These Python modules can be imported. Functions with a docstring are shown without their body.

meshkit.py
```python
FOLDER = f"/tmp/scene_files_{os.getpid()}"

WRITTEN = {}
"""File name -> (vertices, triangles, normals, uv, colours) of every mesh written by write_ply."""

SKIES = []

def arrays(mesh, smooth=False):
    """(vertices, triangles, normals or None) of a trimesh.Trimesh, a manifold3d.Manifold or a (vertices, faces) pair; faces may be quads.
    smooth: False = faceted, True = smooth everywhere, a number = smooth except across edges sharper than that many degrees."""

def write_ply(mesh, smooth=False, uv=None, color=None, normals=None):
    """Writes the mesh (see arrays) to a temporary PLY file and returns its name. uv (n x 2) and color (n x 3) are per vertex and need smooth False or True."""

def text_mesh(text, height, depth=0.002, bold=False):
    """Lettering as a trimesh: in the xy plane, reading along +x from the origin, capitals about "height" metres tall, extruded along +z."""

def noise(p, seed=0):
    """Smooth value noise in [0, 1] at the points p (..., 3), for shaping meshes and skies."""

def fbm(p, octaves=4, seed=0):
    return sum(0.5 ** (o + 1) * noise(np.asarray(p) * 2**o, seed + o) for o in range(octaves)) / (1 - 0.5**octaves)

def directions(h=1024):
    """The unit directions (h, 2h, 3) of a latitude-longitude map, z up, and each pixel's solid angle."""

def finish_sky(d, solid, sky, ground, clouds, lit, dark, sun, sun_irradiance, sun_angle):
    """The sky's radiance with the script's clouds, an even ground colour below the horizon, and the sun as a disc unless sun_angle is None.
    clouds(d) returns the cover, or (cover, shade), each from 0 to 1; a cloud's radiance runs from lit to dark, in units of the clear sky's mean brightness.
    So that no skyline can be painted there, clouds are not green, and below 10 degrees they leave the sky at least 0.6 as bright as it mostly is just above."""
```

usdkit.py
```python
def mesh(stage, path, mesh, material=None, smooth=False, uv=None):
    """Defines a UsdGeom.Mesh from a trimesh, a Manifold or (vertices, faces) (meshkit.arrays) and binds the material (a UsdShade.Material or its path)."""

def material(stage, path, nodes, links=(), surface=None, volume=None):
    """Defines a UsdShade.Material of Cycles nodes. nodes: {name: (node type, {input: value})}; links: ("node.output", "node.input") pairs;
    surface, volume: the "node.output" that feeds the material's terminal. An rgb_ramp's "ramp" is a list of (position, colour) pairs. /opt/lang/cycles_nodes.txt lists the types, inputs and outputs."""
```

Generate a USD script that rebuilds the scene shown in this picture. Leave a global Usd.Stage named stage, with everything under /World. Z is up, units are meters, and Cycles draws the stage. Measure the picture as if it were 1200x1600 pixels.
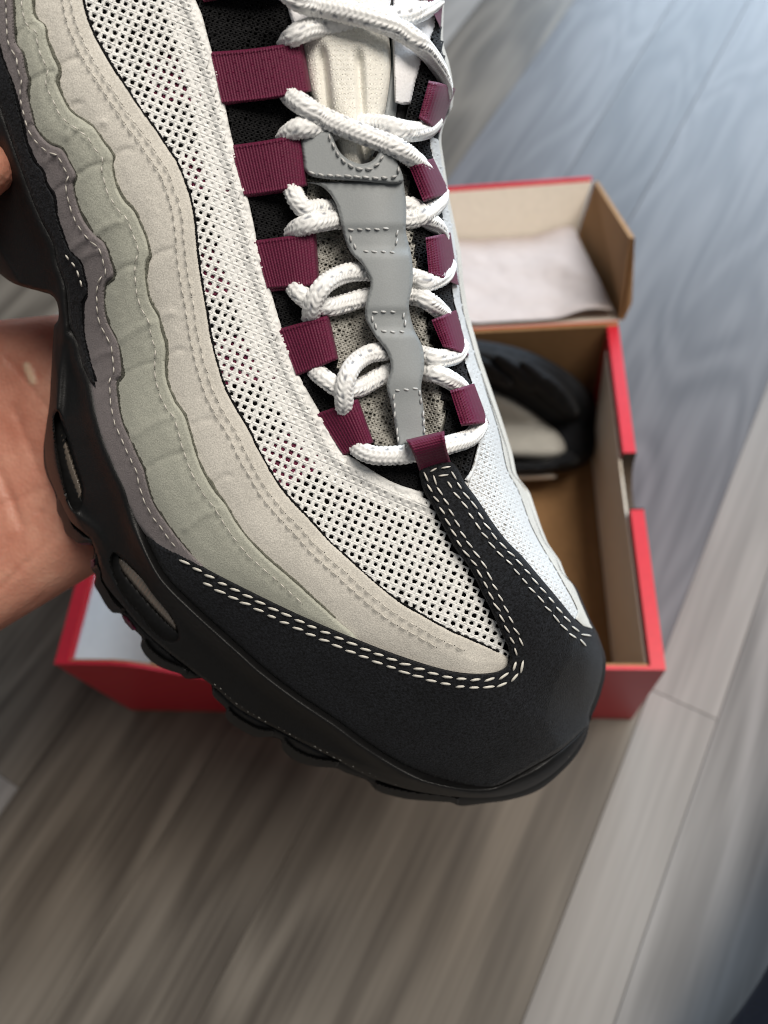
import math, random, sys
import numpy as np
import trimesh, manifold3d, shapely
from shapely.geometry import Polygon, LineString, Point
from scipy.spatial import Delaunay, cKDTree
from pxr import Usd, UsdGeom, UsdLux, UsdShade, Gf, Sdf, Vt
import usdkit
from meshkit import noise, fbm

random.seed(7)
RNG = np.random.default_rng(7)
stage = Usd.Stage.CreateInMemory()
UsdGeom.SetStageUpAxis(stage, 'Z'); UsdGeom.SetStageMetersPerUnit(stage, 1.0)
UsdGeom.Xform.Define(stage, '/World'); UsdGeom.Scope.Define(stage, '/World/Looks')

# ------------------------------------------------------------------ camera
FPX = 1157.7                                   # focal length in pixels of the 1200 px wide photograph
PITCH, ROLL, HCAM = 0.52084, 0.25047, 0.505
_f = np.array([0, math.sin(PITCH), -math.cos(PITCH)])
_r0 = np.array([1., 0, 0]); _d0 = np.cross(_f, _r0)
CR = math.cos(ROLL) * _r0 + math.sin(ROLL) * _d0      # camera right
CD = -math.sin(ROLL) * _r0 + math.cos(ROLL) * _d0     # camera down
CF = _f                                               # camera forward
CAM = np.array([0, 0, HCAM])
cam = UsdGeom.Camera.Define(stage, '/World/camera')
FOCAL = 26.0
cam.CreateFocalLengthAttr(FOCAL)
cam.CreateHorizontalApertureAttr(1200 / FPX * FOCAL); cam.CreateVerticalApertureAttr(1600 / FPX * FOCAL)
cam.CreateClippingRangeAttr(Gf.Vec2f(0.01, 100))
cam.CreateFStopAttr(FOCAL / 2.7); cam.CreateFocusDistanceAttr(0.194)
cam.CreateExposureAttr(0.2)
_m = Gf.Matrix4d(*[float(v) for v in (*CR, 0, *(-CD), 0, *(-CF), 0, *CAM, 1)])
cam.AddTransformOp().Set(_m)

# ------------------------------------------------------------------ light
def rect(name, pos, target, w, h, inten, col):
    l = UsdLux.RectLight.Define(stage, '/World/' + name)
    l.CreateWidthAttr(w); l.CreateHeightAttr(h); l.CreateIntensityAttr(inten); l.CreateColorAttr(Gf.Vec3f(*col))
    pos, target = np.array(pos, float), np.array(target, float)
    z = pos - target; z /= np.linalg.norm(z)
    x = np.cross([0, 0, 1.0], z)
    x = x / np.linalg.norm(x) if np.linalg.norm(x) > 1e-4 else np.array([1., 0, 0])
    y = np.cross(z, x)
    l.AddTransformOp().Set(Gf.Matrix4d(*[float(v) for v in (*x, 0, *y, 0, *z, 0, *pos, 1)]))
    return l
rect('window_light', (2.0, 2.5, 1.35), (0.3, 0.5, 0.2), 1.9, 1.7, 11.5, (0.66, 0.83, 1.0))
rect('ceiling_light', (0.75, -0.05, 2.0), (0.1, 0.2, 0.1), 0.9, 0.9, 14.0, (1.0, 0.93, 0.84))
dome = UsdLux.DomeLight.Define(stage, '/World/room_light')
wm = usdkit.material(stage, '/World/Looks/room_air', {'b': ('background_shader', {'color': (0.93, 0.96, 1.0), 'strength': 0.13})}, [], surface='b.background')
UsdShade.MaterialBindingAPI.Apply(dome.GetPrim()).Bind(wm)

# ------------------------------------------------------------------ materials
def mat(name, col, var=0.12, scale=900, bump=0.0, bscale=None, rough=0.85, sheen=0.0, spec=0.3, mott=0.0, mscale=60, extra=None, sub=0, metal=0, coat=0):
    c = np.array(col, float)
    n = {'tc': ('texture_coordinate', {}),
         'n': ('noise_texture', {'scale': scale, 'detail': 2.0, 'roughness': 0.6}),
         'm': ('noise_texture', {'scale': mscale, 'detail': 2.0}),
         'r': ('rgb_ramp', {'ramp': [(0.3, tuple(c * (1 - var))), (0.7, tuple(c * (1 + var)))]}),
         'r2': ('rgb_ramp', {'ramp': [(0.35, (1 - mott,) * 3), (0.65, (1 + mott * .6,) * 3)]}),
         'x': ('mix_color', {'blend_type': 'multiply', 'fac': 1.0}),
         'p': ('principled_bsdf', {'roughness': rough, 'sheen_weight': sheen, 'sheen_roughness': 0.4, 'specular_ior_level': spec, 'metallic': metal, 'coat_weight': coat, 'coat_roughness': .15})}
    L = [('tc.object', 'n.vector'), ('tc.object', 'm.vector'), ('n.fac', 'r.fac'), ('m.fac', 'r2.fac'), ('r.color', 'x.a'), ('r2.color', 'x.b'), ('x.result', 'p.base_color')]
    if sub:
        n['p'][1].update({'subsurface_weight': sub, 'subsurface_scale': 0.006, 'subsurface_radius': (1, .35, .2)})
    if bump:
        n['bn'] = ('noise_texture', {'scale': bscale or scale, 'detail': 3.0})
        n['b'] = ('bump', {'strength': 1.0, 'distance': bump})
        L += [('tc.object', 'bn.vector'), ('bn.fac', 'b.height'), ('b.normal', 'p.normal')]
    return usdkit.material(stage, '/World/Looks/' + name, n, L, surface='p.BSDF')

M = {}
M['cream'] = mat('cream_suede', (0.605, 0.58, 0.525), var=.20, scale=2600, bump=.00012, bscale=2600, rough=.95, sheen=.15, mott=.05, mscale=90)
M['green'] = mat('green_suede', (0.405, 0.412, 0.352), var=.20, scale=2600, bump=.00012, bscale=2600, rough=.95, sheen=.15, mott=.06, mscale=90)
M['grey'] = mat('grey_suede', (0.185, 0.165, 0.168), var=.20, scale=2600, bump=.00012, bscale=2600, rough=.95, sheen=.15, mott=.06, mscale=90)
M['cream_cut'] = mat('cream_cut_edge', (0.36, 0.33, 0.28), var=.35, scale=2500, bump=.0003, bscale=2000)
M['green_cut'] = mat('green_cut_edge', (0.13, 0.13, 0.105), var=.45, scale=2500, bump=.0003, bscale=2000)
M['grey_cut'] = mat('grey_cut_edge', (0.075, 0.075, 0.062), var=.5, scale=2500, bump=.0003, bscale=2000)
M['nubuck'] = mat('black_nubuck', (0.0100, 0.0110, 0.0135), var=.8, scale=1500, bump=.00032, bscale=1900, rough=.8, sheen=.06, spec=.18, mott=.15)
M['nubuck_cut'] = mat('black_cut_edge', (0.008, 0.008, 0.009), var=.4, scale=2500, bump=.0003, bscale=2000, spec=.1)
M['midsole'] = mat('black_foam', (0.006, 0.006, 0.0062), var=.35, scale=1500, bump=.00012, bscale=2300, rough=.5, spec=.34, mott=.1)
M['outsole'] = mat('black_rubber', (0.014, 0.014, 0.0145), var=.2, scale=1500, bump=.00006, bscale=1800, rough=.6, spec=.3)
M['knit'] = mat('black_knit', (0.006, 0.006, 0.007), var=.5, scale=1800, bump=.0005, bscale=1100, rough=.85, sheen=.02, spec=.3)
M['netting'] = mat('white_netting', (0.82, 0.82, 0.80), var=.06, scale=1500, rough=.7, spec=.3, bump=.00008, bscale=3000)
M['net_white'] = mat('bright_netting', (0.64, 0.645, 0.64), var=.05, scale=1500, rough=.65, spec=.35, bump=.00008, bscale=3000)
M['spacer'] = mat('grey_spacer_mesh', (0.40, 0.39, 0.355), var=.16, scale=1500, rough=.75, bump=.0002, bscale=1800)
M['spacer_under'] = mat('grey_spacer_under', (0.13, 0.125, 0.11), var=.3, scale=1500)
M['webbing'] = mat('maroon_webbing', (0.108, 0.0062, 0.034), var=.22, scale=1800, rough=.6, spec=.3, sheen=.05, bump=.00005, bscale=3000)
M['strip'] = mat('grey_synthetic', (0.245, 0.262, 0.268), var=.05, scale=2500, rough=.5, spec=.4, bump=.00003, bscale=2500)
M['strip_cut'] = mat('grey_synthetic_cut', (0.12, 0.12, 0.11), var=.2, scale=2500)
M['liner'] = mat('white_lining', (0.82, 0.80, 0.735), var=.07, scale=1400, rough=.7, bump=.00012, bscale=2200, mott=.06)
M['liner_w'] = mat('white_lining_bright', (0.80, 0.79, 0.80), var=.05, scale=1400, rough=.7, bump=.00012, bscale=2200)
M['thread_w'] = mat('white_thread', (0.72, 0.70, 0.63), var=.12, scale=2500, rough=.6, spec=.4)
M['thread_c'] = mat('cream_thread', (0.62, 0.59, 0.53), var=.3, scale=700, rough=.5, spec=.5)
M['thread_d'] = mat('grey_thread', (0.52, 0.52, 0.51), var=.25, scale=900, rough=.5, spec=.5)
M['hole_d'] = mat('needle_hole', (0.05, 0.045, 0.04))
M['cushion'] = mat('smoky_cushion', (0.22, 0.185, 0.155), var=.12, scale=200, rough=.15, spec=.6, coat=.6)
M['skin'] = None
M['red'] = mat('red_card', (0.62, 0.018, 0.035), var=.05, scale=300, rough=.4, spec=.45)
M['white_card'] = mat('white_card', (0.74, 0.74, 0.74), var=.03, scale=200, rough=.7)
M['beige_card'] = mat('beige_card', (0.74, 0.67, 0.575), var=.04, scale=200, rough=.8)
M['brown_card'] = mat('brown_card', (0.34, 0.19, 0.085), var=.06, scale=300, rough=.85, mott=.05)
M['notch'] = mat('dark_card', (0.07, 0.05, 0.035), var=.1)
M['tissue'] = mat('pale_tissue', (0.55, 0.465, 0.43), var=.03, scale=100, rough=.8, bump=.004, bscale=25)
M['cloth'] = mat('navy_cloth', (0.012, 0.016, 0.028), var=.2, scale=900, rough=.9, bump=.0003, bscale=900)
def lace_material():
    n = {'tc': ('texture_coordinate', {}), 'a': ('attribute', {'attribute': 'fleck'}), 'n': ('noise_texture', {'scale': 1500.0, 'detail': 2.0}),
         'r': ('rgb_ramp', {'ramp': [(0.3, (0.80, 0.80, 0.79)), (0.7, (0.90, 0.90, 0.89))]}),
         'x': ('mix_color', {'blend_type': 'mix', 'b': (0.33, 0.34, 0.37)}),
         'b': ('bump', {'strength': 1.0, 'distance': .00008}),
         'p': ('principled_bsdf', {'roughness': .6, 'specular_ior_level': .35, 'sheen_weight': .1})}
    return usdkit.material(stage, '/World/Looks/white_lace', n, [('tc.object', 'n.vector'), ('n.fac', 'r.fac'), ('r.color', 'x.a'), ('a.fac', 'x.fac'), ('x.result', 'p.base_color'), ('n.fac', 'b.height'), ('b.normal', 'p.normal')], surface='p.BSDF')
M['lace'] = lace_material()
def skin_material():
    n = {'tc': ('texture_coordinate', {}), 'a': ('attribute', {'attribute': 'callus'}),
         'n': ('noise_texture', {'scale': 55.0, 'detail': 6.0, 'roughness': .65}), 'r': ('rgb_ramp', {'ramp': [(0.30, (0.42, 0.160, 0.105)), (0.5, (0.49, 0.215, 0.148)), (0.70, (0.565, 0.285, 0.200))]}),
         'x': ('mix_color', {'blend_type': 'mix', 'b': (0.62, 0.42, 0.29)}),
         'map': ('mapping', {'scale': (1.0, 1.0, 1.0)}), 'w': ('voronoi_texture', {'scale': 700.0}), 'w2': ('noise_texture', {'scale': 120.0, 'detail': 3.0}),
         'b': ('bump', {'strength': .4, 'distance': .0003}), 'b2': ('bump', {'strength': 0.4, 'distance': .0009}),
         'p': ('principled_bsdf', {'roughness': .5, 'specular_ior_level': .4, 'subsurface_weight': .15, 'subsurface_scale': .004, 'subsurface_radius': (1, .35, .2)})}
    return usdkit.material(stage, '/World/Looks/skin', n, [('tc.object', 'n.vector'), ('n.fac', 'r.fac'), ('r.color', 'x.a'), ('a.fac', 'x.fac'), ('x.result', 'p.base_color'), ('tc.object', 'w.vector'), ('tc.object', 'w2.vector'),
                          ('w.distance', 'b.height'), ('w2.fac', 'b2.height'), ('b2.normal', 'b.normal'), ('b.normal', 'p.normal')], surface='p.BSDF')
M['skin'] = skin_material()
def wood(name, dark, light, contrast=1.0, rings=9.0, ms=(15.0, 3.2), fine=.45):
    d, l = np.array(dark), np.array(light)
    n = {'tc': ('texture_coordinate', {}), 'oi': ('object_info', {}),
         'mp': ('mapping', {'mapping_type': 'point', 'scale': (ms[0], ms[1], 1.0)}), 'mp2': ('mapping', {'mapping_type': 'point', 'scale': (170.0, 5.0, 1.0)}), 'mp3': ('mapping', {'mapping_type': 'point', 'scale': (30.0, 4.0, 1.0)}),
         'n1': ('noise_texture', {'scale': 1.0, 'detail': 1.0, 'distortion': .4}), 'n2': ('noise_texture', {'scale': 1.0, 'detail': 4.0, 'roughness': .6}), 'n3': ('noise_texture', {'scale': 1.0, 'detail': 3.0, 'roughness': .55}),
         'k': ('math', {'math_type': 'multiply', 'value2': rings * 6.28}), 's': ('math', {'math_type': 'sine'}), 's2': ('math', {'math_type': 'multiply_add', 'value2': 0.16 * contrast, 'value3': 0.0}),
         'a1': ('math', {'math_type': 'add'}), 'f1': ('math', {'math_type': 'multiply', 'value2': fine}), 'f2': ('math', {'math_type': 'multiply_add', 'value2': 1 - fine}),
         'r': ('rgb_ramp', {'ramp': [(0.22, tuple(d)), (0.5, tuple((d + l) / 2)), (0.78, tuple(l))]}),
         'b': ('bump', {'strength': .25, 'distance': .0004}),
         'p': ('principled_bsdf', {'roughness': .42, 'specular_ior_level': .24})}
    L = [('tc.object', 'mp.vector'), ('tc.object', 'mp2.vector'), ('tc.object', 'mp3.vector'), ('mp.vector', 'n1.vector'), ('mp2.vector', 'n2.vector'), ('mp3.vector', 'n3.vector'),
         ('n1.fac', 'k.value1'), ('k.value', 's.value1'), ('s.value', 's2.value1'), ('n2.fac', 'f1.value1'), ('n3.fac', 'f2.value1'), ('f1.value', 'f2.value3'),
         ('f2.value', 'a1.value1'), ('s2.value', 'a1.value2'), ('a1.value', 'r.fac'), ('r.color', 'p.base_color'), ('n2.fac', 'b.height'), ('b.normal', 'p.normal')]
    return usdkit.material(stage, '/World/Looks/' + name, n, L, surface='p.BSDF')
M['wood_brown'] = wood('brown_oak', (0.066, 0.055, 0.045), (0.182, 0.158, 0.130), .9, 5, (15.0, 3.2), .66)
M['wood_pale'] = wood('pale_oak', (0.18, 0.168, 0.158), (0.31, 0.29, 0.272), .5, 4, (15.0, 3.2), .7)
M['wood_grey'] = wood('grey_oak', (0.13, 0.124, 0.12), (0.29, 0.275, 0.265), .85, 7, (12.0, 2.6), .6)
M['wood_dark'] = wood('dark_oak', (0.055, 0.054, 0.060), (0.135, 0.133, 0.142), .6)
M['wood_mid'] = wood('mid_oak', (0.075, 0.074, 0.082), (0.17, 0.168, 0.178), .6)
M['subfloor'] = mat('subfloor', (0.20, 0.15, 0.11))

# ------------------------------------------------------------------ stage helpers
_taken = {}
def numbered(path):
    k = _taken.get(path, 0); _taken[path] = k + 1
    return path if k == 0 else '%s_%03d' % (path, k)
def meta(p, label=None, cat=None, group=None, kind=None):
    for k, v in (('label', label), ('category', cat), ('group', group), ('kind', kind)):
        if v: p.SetCustomDataByKey(k, v)
    return p
def xf(name, loc=(0, 0, 0), **kw):
    x = UsdGeom.Xform.Define(stage, numbered('/World/' + name)); x.AddTranslateOp().Set(Gf.Vec3d(*map(float, loc)))
    return meta(x.GetPrim(), **kw)
def put(parent, name, v, f, m, smooth=40, org=(0, 0, 0), **kw):
    base = parent.GetPath().pathString if parent else '/World'
    p = numbered(base + '/' + name)
    g = usdkit.mesh(stage, p, (np.asarray(v, float) - np.asarray(org), np.asarray(f)), M[m] if isinstance(m, str) else m, smooth=smooth)
    return meta(g.GetPrim(), **kw)
def fprim(prim, name, vals):
    UsdGeom.PrimvarsAPI(UsdGeom.Mesh(prim)).CreatePrimvar(name, Sdf.ValueTypeNames.FloatArray, 'vertex').Set(Vt.FloatArray.FromNumpy(np.asarray(vals, np.float32)))

# ------------------------------------------------------------------ room: floor planks
SD = np.array([0.65720994, 0.75261397]); SD /= np.linalg.norm(SD); SN = np.array([SD[1], -SD[0]])
floor = UsdGeom.Xform.Define(stage, '/World/floor'); meta(floor.GetPrim(), kind='structure', label='grey brown wood plank floor')
fp = floor.GetPrim()
put(fp, 'subfloor', [[-5, -5, -.012], [5, -5, -.012], [5, 5, -.012], [-5, 5, -.012]], [[0, 1, 2], [0, 2, 3]], 'subfloor', smooth=False)
edges = [-0.208, -0.128, 0.036, 0.080, 0.245]
while edges[-1] < 1.7: edges.append(edges[-1] + (0.10 if len(edges) % 2 else 0.16))
lo = [-0.318]
while lo[-1] > -2.0: lo.append(round(lo[-1] - (0.11 if len(lo) % 2 else 0.17), 3))
edges = lo[::-1] + edges
tones = {round(-0.208, 3): 'wood_brown', round(-0.318, 3): 'wood_brown', round(-0.128, 3): 'wood_brown', 0.036: 'wood_pale', 0.080: 'wood_grey', 0.245: 'wood_pale'}
cyc = ['wood_grey', 'wood_brown', 'wood_pale', 'wood_brown']
ang = math.degrees(math.atan2(SD[1], SD[0])) - 90
for i in range(len(edges) - 1):
    a, b = edges[i], edges[i + 1]
    first = {0.036: 0.1745, 0.08: .62, -0.128: 0.20, -0.208: 0.24, -0.318: .30, -0.428: -.08}.get(round(a, 3), random.uniform(-.2, .9))
    s = first - 1.3 * 3
    k = 0
    while s < 3.2:
        w, l = (b - a), 1.3
        g = .00012
        x0, x1, y0, y1 = -w / 2 + g, w / 2 - g, -l / 2 + g, l / 2 - g
        c = .0004
        v = [[x0, y0, -.010], [x1, y0, -.010], [x1, y1, -.010], [x0, y1, -.010], [x0, y0, -c], [x1, y0, -c], [x1, y1, -c], [x0, y1, -c],
             [x0 + c, y0 + c, 0], [x1 - c, y0 + c, 0], [x1 - c, y1 - c, 0], [x0 + c, y1 - c, 0]]
        q = lambda p: [[p[0], p[1], p[2]], [p[0], p[2], p[3]]]
        f = []
        for j in range(4):
            n_ = (j + 1) % 4
            f += q([j, n_, 4 + n_, 4 + j]) + q([4 + j, 4 + n_, 8 + n_, 8 + j])
        f += q([8, 9, 10, 11])
        t = tones.get(round(a, 3)) or cyc[(i + k) % 4]
        if round(a, 3) in (-0.318, -0.208, -0.128) and s > 0.1: t = 'wood_mid' if round(a, 3) != -0.208 else 'wood_dark'
        if round(a, 3) == -0.428: t = 'wood_brown' if s > -.3 else 'wood_pale'
        pr = put(fp, 'plank', v, f, t, smooth=False)
        xx = UsdGeom.Xformable(pr); ctr = SN * (a + b) / 2 + SD * (s + l / 2)
        # the mesh is turned so its y runs along the plank, then slid to its place
        xx.AddTranslateOp().Set(Gf.Vec3d(float(ctr[0]), float(ctr[1]), 0)); xx.AddRotateZOp().Set(ang)
        s += l; k += 1

# ------------------------------------------------------------------ pixel -> place helpers for the close-up
def P(x, y, d):
    x, y, d = np.broadcast_arrays(np.asarray(x, float), np.asarray(y, float), np.asarray(d, float))
    return CAM + d[..., None] * (((x - 600) / FPX)[..., None] * CR + ((y - 800) / FPX)[..., None] * CD + CF)
def onplane(x, y, p0, n):
    r = (x - 600) / FPX * CR + (y - 800) / FPX * CD + CF
    return CAM + r * (np.dot(p0 - CAM, n) / np.dot(r, n))

def cr(pts, step=3.0, closed=False):
    """centripetal-ish Catmull-Rom through the points, resampled evenly"""
    p = np.asarray(pts, float)
    q = np.vstack([p[-1], p, p[0], p[1]]) if closed else np.vstack([2 * p[0] - p[1], p, 2 * p[-1] - p[-2]])
    out = []
    n = len(q) - 3
    for i in range(n):
        p0, p1, p2, p3 = q[i:i + 4]
        t0 = 0; t1 = t0 + np.linalg.norm(p1 - p0) ** .5 + 1e-6; t2 = t1 + np.linalg.norm(p2 - p1) ** .5 + 1e-6; t3 = t2 + np.linalg.norm(p3 - p2) ** .5 + 1e-6
        t = np.linspace(t1, t2, 12, endpoint=False)[:, None]
        A1 = (t1 - t) / (t1 - t0) * p0 + (t - t0) / (t1 - t0) * p1; A2 = (t2 - t) / (t2 - t1) * p1 + (t - t1) / (t2 - t1) * p2; A3 = (t3 - t) / (t3 - t2) * p2 + (t - t2) / (t3 - t2) * p3
        B1 = (t2 - t) / (t2 - t0) * A1 + (t - t0) / (t2 - t0) * A2; B2 = (t3 - t) / (t3 - t1) * A2 + (t - t1) / (t3 - t1) * A3
        out.append((t2 - t) / (t2 - t1) * B1 + (t - t1) / (t2 - t1) * B2)
    out = np.vstack(out + ([] if closed else [p[-1:]]))
    return resample(out, step)
def resample(p, step):
    p = np.asarray(p, float)
    s = np.r_[0, np.cumsum(np.linalg.norm(np.diff(p, axis=0), axis=1))]
    n = max(2, int(round(s[-1] / step)) + 1)
    u = np.linspace(0, s[-1], n)
    return np.stack([np.interp(u, s, p[:, k]) for k in range(p.shape[1])], 1)

# ------------------------------------------------------------------ the shoe's form
CL = cr([(-330, -420), (-300, -200), (-220, 50), (-120, 260), (-15, 420), (58, 560), (62, 700), (85, 800), (140, 900), (210, 1010), (300, 1080), (400, 1150), (520, 1205), (640, 1245), (757, 1257), (850, 1228), (905, 1175), (925, 1128)], 4)
CRR = cr([(925, 1128), (941, 1045), (941, 1021), (928, 980), (895, 914), (850, 847), (803, 747), (773, 650), (743, 563), (723, 493), (713, 410), (702, 340), (694, 250), (696, 180), (705, 145), (694, 30), (690, -150), (640, -350), (480, -460)], 4)
TL_, TR_ = cKDTree(CL), cKDTree(CRR)
THROAT = Polygon([(470, -330), (462, 30), (480, 130), (478, 220), (486, 300), (497, 400), (516, 500), (545, 600), (590, 690), (640, 705), (690, 690), (690, 640), (672, 560), (655, 470), (640, 380), (632, 280), (622, 200), (640, 120), (655, 60), (660, -330)])
TTREE = cKDTree(resample(np.array(THROAT.exterior.coords), 3))
def sstep(t): t = np.clip(t, 0, 1); return t * t * (3 - 2 * t)
from scipy.ndimage import gaussian_filter, map_coordinates
_gx, _gy, _gs = -480.0, -760.0, 3.0
def _fields():
    X, Y = np.meshgrid(np.arange(_gx, 1100, _gs), np.arange(_gy, 1420, _gs))
    q = np.stack([X.ravel(), Y.ravel()], 1)
    body = Polygon(np.vstack([CL, CRR, [(480, -640), (-330, -640)]])).buffer(0)
    sg = np.where(shapely.contains_xy(body, q[:, 0], q[:, 1]), 1.0, -1.0)
    dl, dr = TL_.query(q)[0] * sg, TR_.query(q)[0] * sg
    dl = np.where((sg < 0) & (dr > dl), 0, dl); dr_ = np.where((sg < 0) & (TL_.query(q)[0] < TR_.query(q)[0]), 0, dr)
    z = 0.1775 + 0.0195 * np.clip(q[:, 1], -250, 1300) / 1150
    z = z + 0.036 * np.clip(1 - dl / 330, 0, 1.5) ** 2.3 + 0.030 * np.clip(1 - dr_ / 155, 0, 1.5) ** 3.5
    t = np.where(shapely.contains_xy(THROAT, q[:, 0], q[:, 1]), sstep(TTREE.query(q)[0] / 30), 0) * .0050
    return gaussian_filter(z.reshape(X.shape), 4.2, mode='nearest'), gaussian_filter(t.reshape(X.shape), 1.0)
_FORM, _DIP = _fields()
def base(x, y, throat=True):
    """distance from the camera plane to the shoe's skin at picture point x, y of the 1200 x 1600 photograph"""
    x, y = np.broadcast_arrays(np.asarray(x, float), np.asarray(y, float))
    c = [(y.ravel() - _gy) / _gs, (x.ravel() - _gx) / _gs]
    z = map_coordinates(_FORM, c, order=1, mode='nearest')
    if throat: z = z + map_coordinates(_DIP, c, order=1, mode='nearest')
    return z.reshape(x.shape)
def base_nt(x, y): return base(x, y, False)
def slope(x, y, e=4.0, fn=None):
    fn = fn or base
    d = fn(x, y)
    gx = (fn(x + e, y) - fn(x - e, y)) / (2 * e) * FPX / d; gy = (fn(x, y + e) - fn(x, y - e)) / (2 * e) * FPX / d
    return d, np.clip(np.sqrt(1 + gx * gx + gy * gy), 1, 2.0)
ORG = P(np.array(560.), np.array(640.), np.array(.20))
shoe = xf('sneaker', ORG, label='black grey and white running sneaker with maroon lace loops held over the box', cat='sneaker')
def sp(name, v, f, m, smooth=40, parent=None, **kw):
    return put(parent or shoe, name, v, f, m, smooth=smooth, org=ORG, **kw)

def tri_poly(poly, step, inner=None):
    """triangles of a polygon with evenly spread points inside"""
    if poly.geom_type != 'Polygon': poly = max(poly.geoms, key=lambda g: g.area)
    rings = [np.array(poly.exterior.coords)] + [np.array(r.coords) for r in poly.interiors]
    bp = [resample(r, step)[:-1] for r in rings]
    b = np.vstack(bp)
    x0, y0, x1, y1 = poly.bounds
    s = step * 1.08
    gx, gy = np.meshgrid(np.arange(x0, x1 + s, s), np.arange(y0, y1 + s, s * .866))
    gx = gx + (np.arange(gx.shape[0]) % 2)[:, None] * s / 2
    g = np.stack([gx.ravel(), gy.ravel()], 1)
    g = g[shapely.contains_xy(poly, g[:, 0], g[:, 1])]
    tb = cKDTree(b)
    if len(g): g = g[tb.query(g)[0] > step * .62]
    p = np.vstack([b, g]); p = p + RNG.normal(0, 1e-5, p.shape)
    t = Delaunay(p).simplices
    c = p[t].mean(1)
    big = Polygon([tuple(q) for q in bp[0]], [[tuple(q) for q in r] for r in bp[1:]]).buffer(1e-3)
    t = t[shapely.contains_xy(big, c[:, 0], c[:, 1])]
    a = (p[t[:, 1], 0] - p[t[:, 0], 0]) * (p[t[:, 2], 1] - p[t[:, 0], 1]) - (p[t[:, 1], 1] - p[t[:, 0], 1]) * (p[t[:, 2], 0] - p[t[:, 0], 0])
    t = t[np.abs(a) > 1e-6]; a = a[np.abs(a) > 1e-6]
    t[a > 0] = t[a > 0][:, ::-1]
    return p, t, len(b)
def border_edges(t):
    e = np.vstack([t[:, [0, 1]], t[:, [1, 2]], t[:, [2, 0]]]); k = np.sort(e, 1)
    u, idx, cnt = np.unique(k, axis=0, return_index=True, return_counts=True)
    return e[idx[cnt == 1]]
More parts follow.
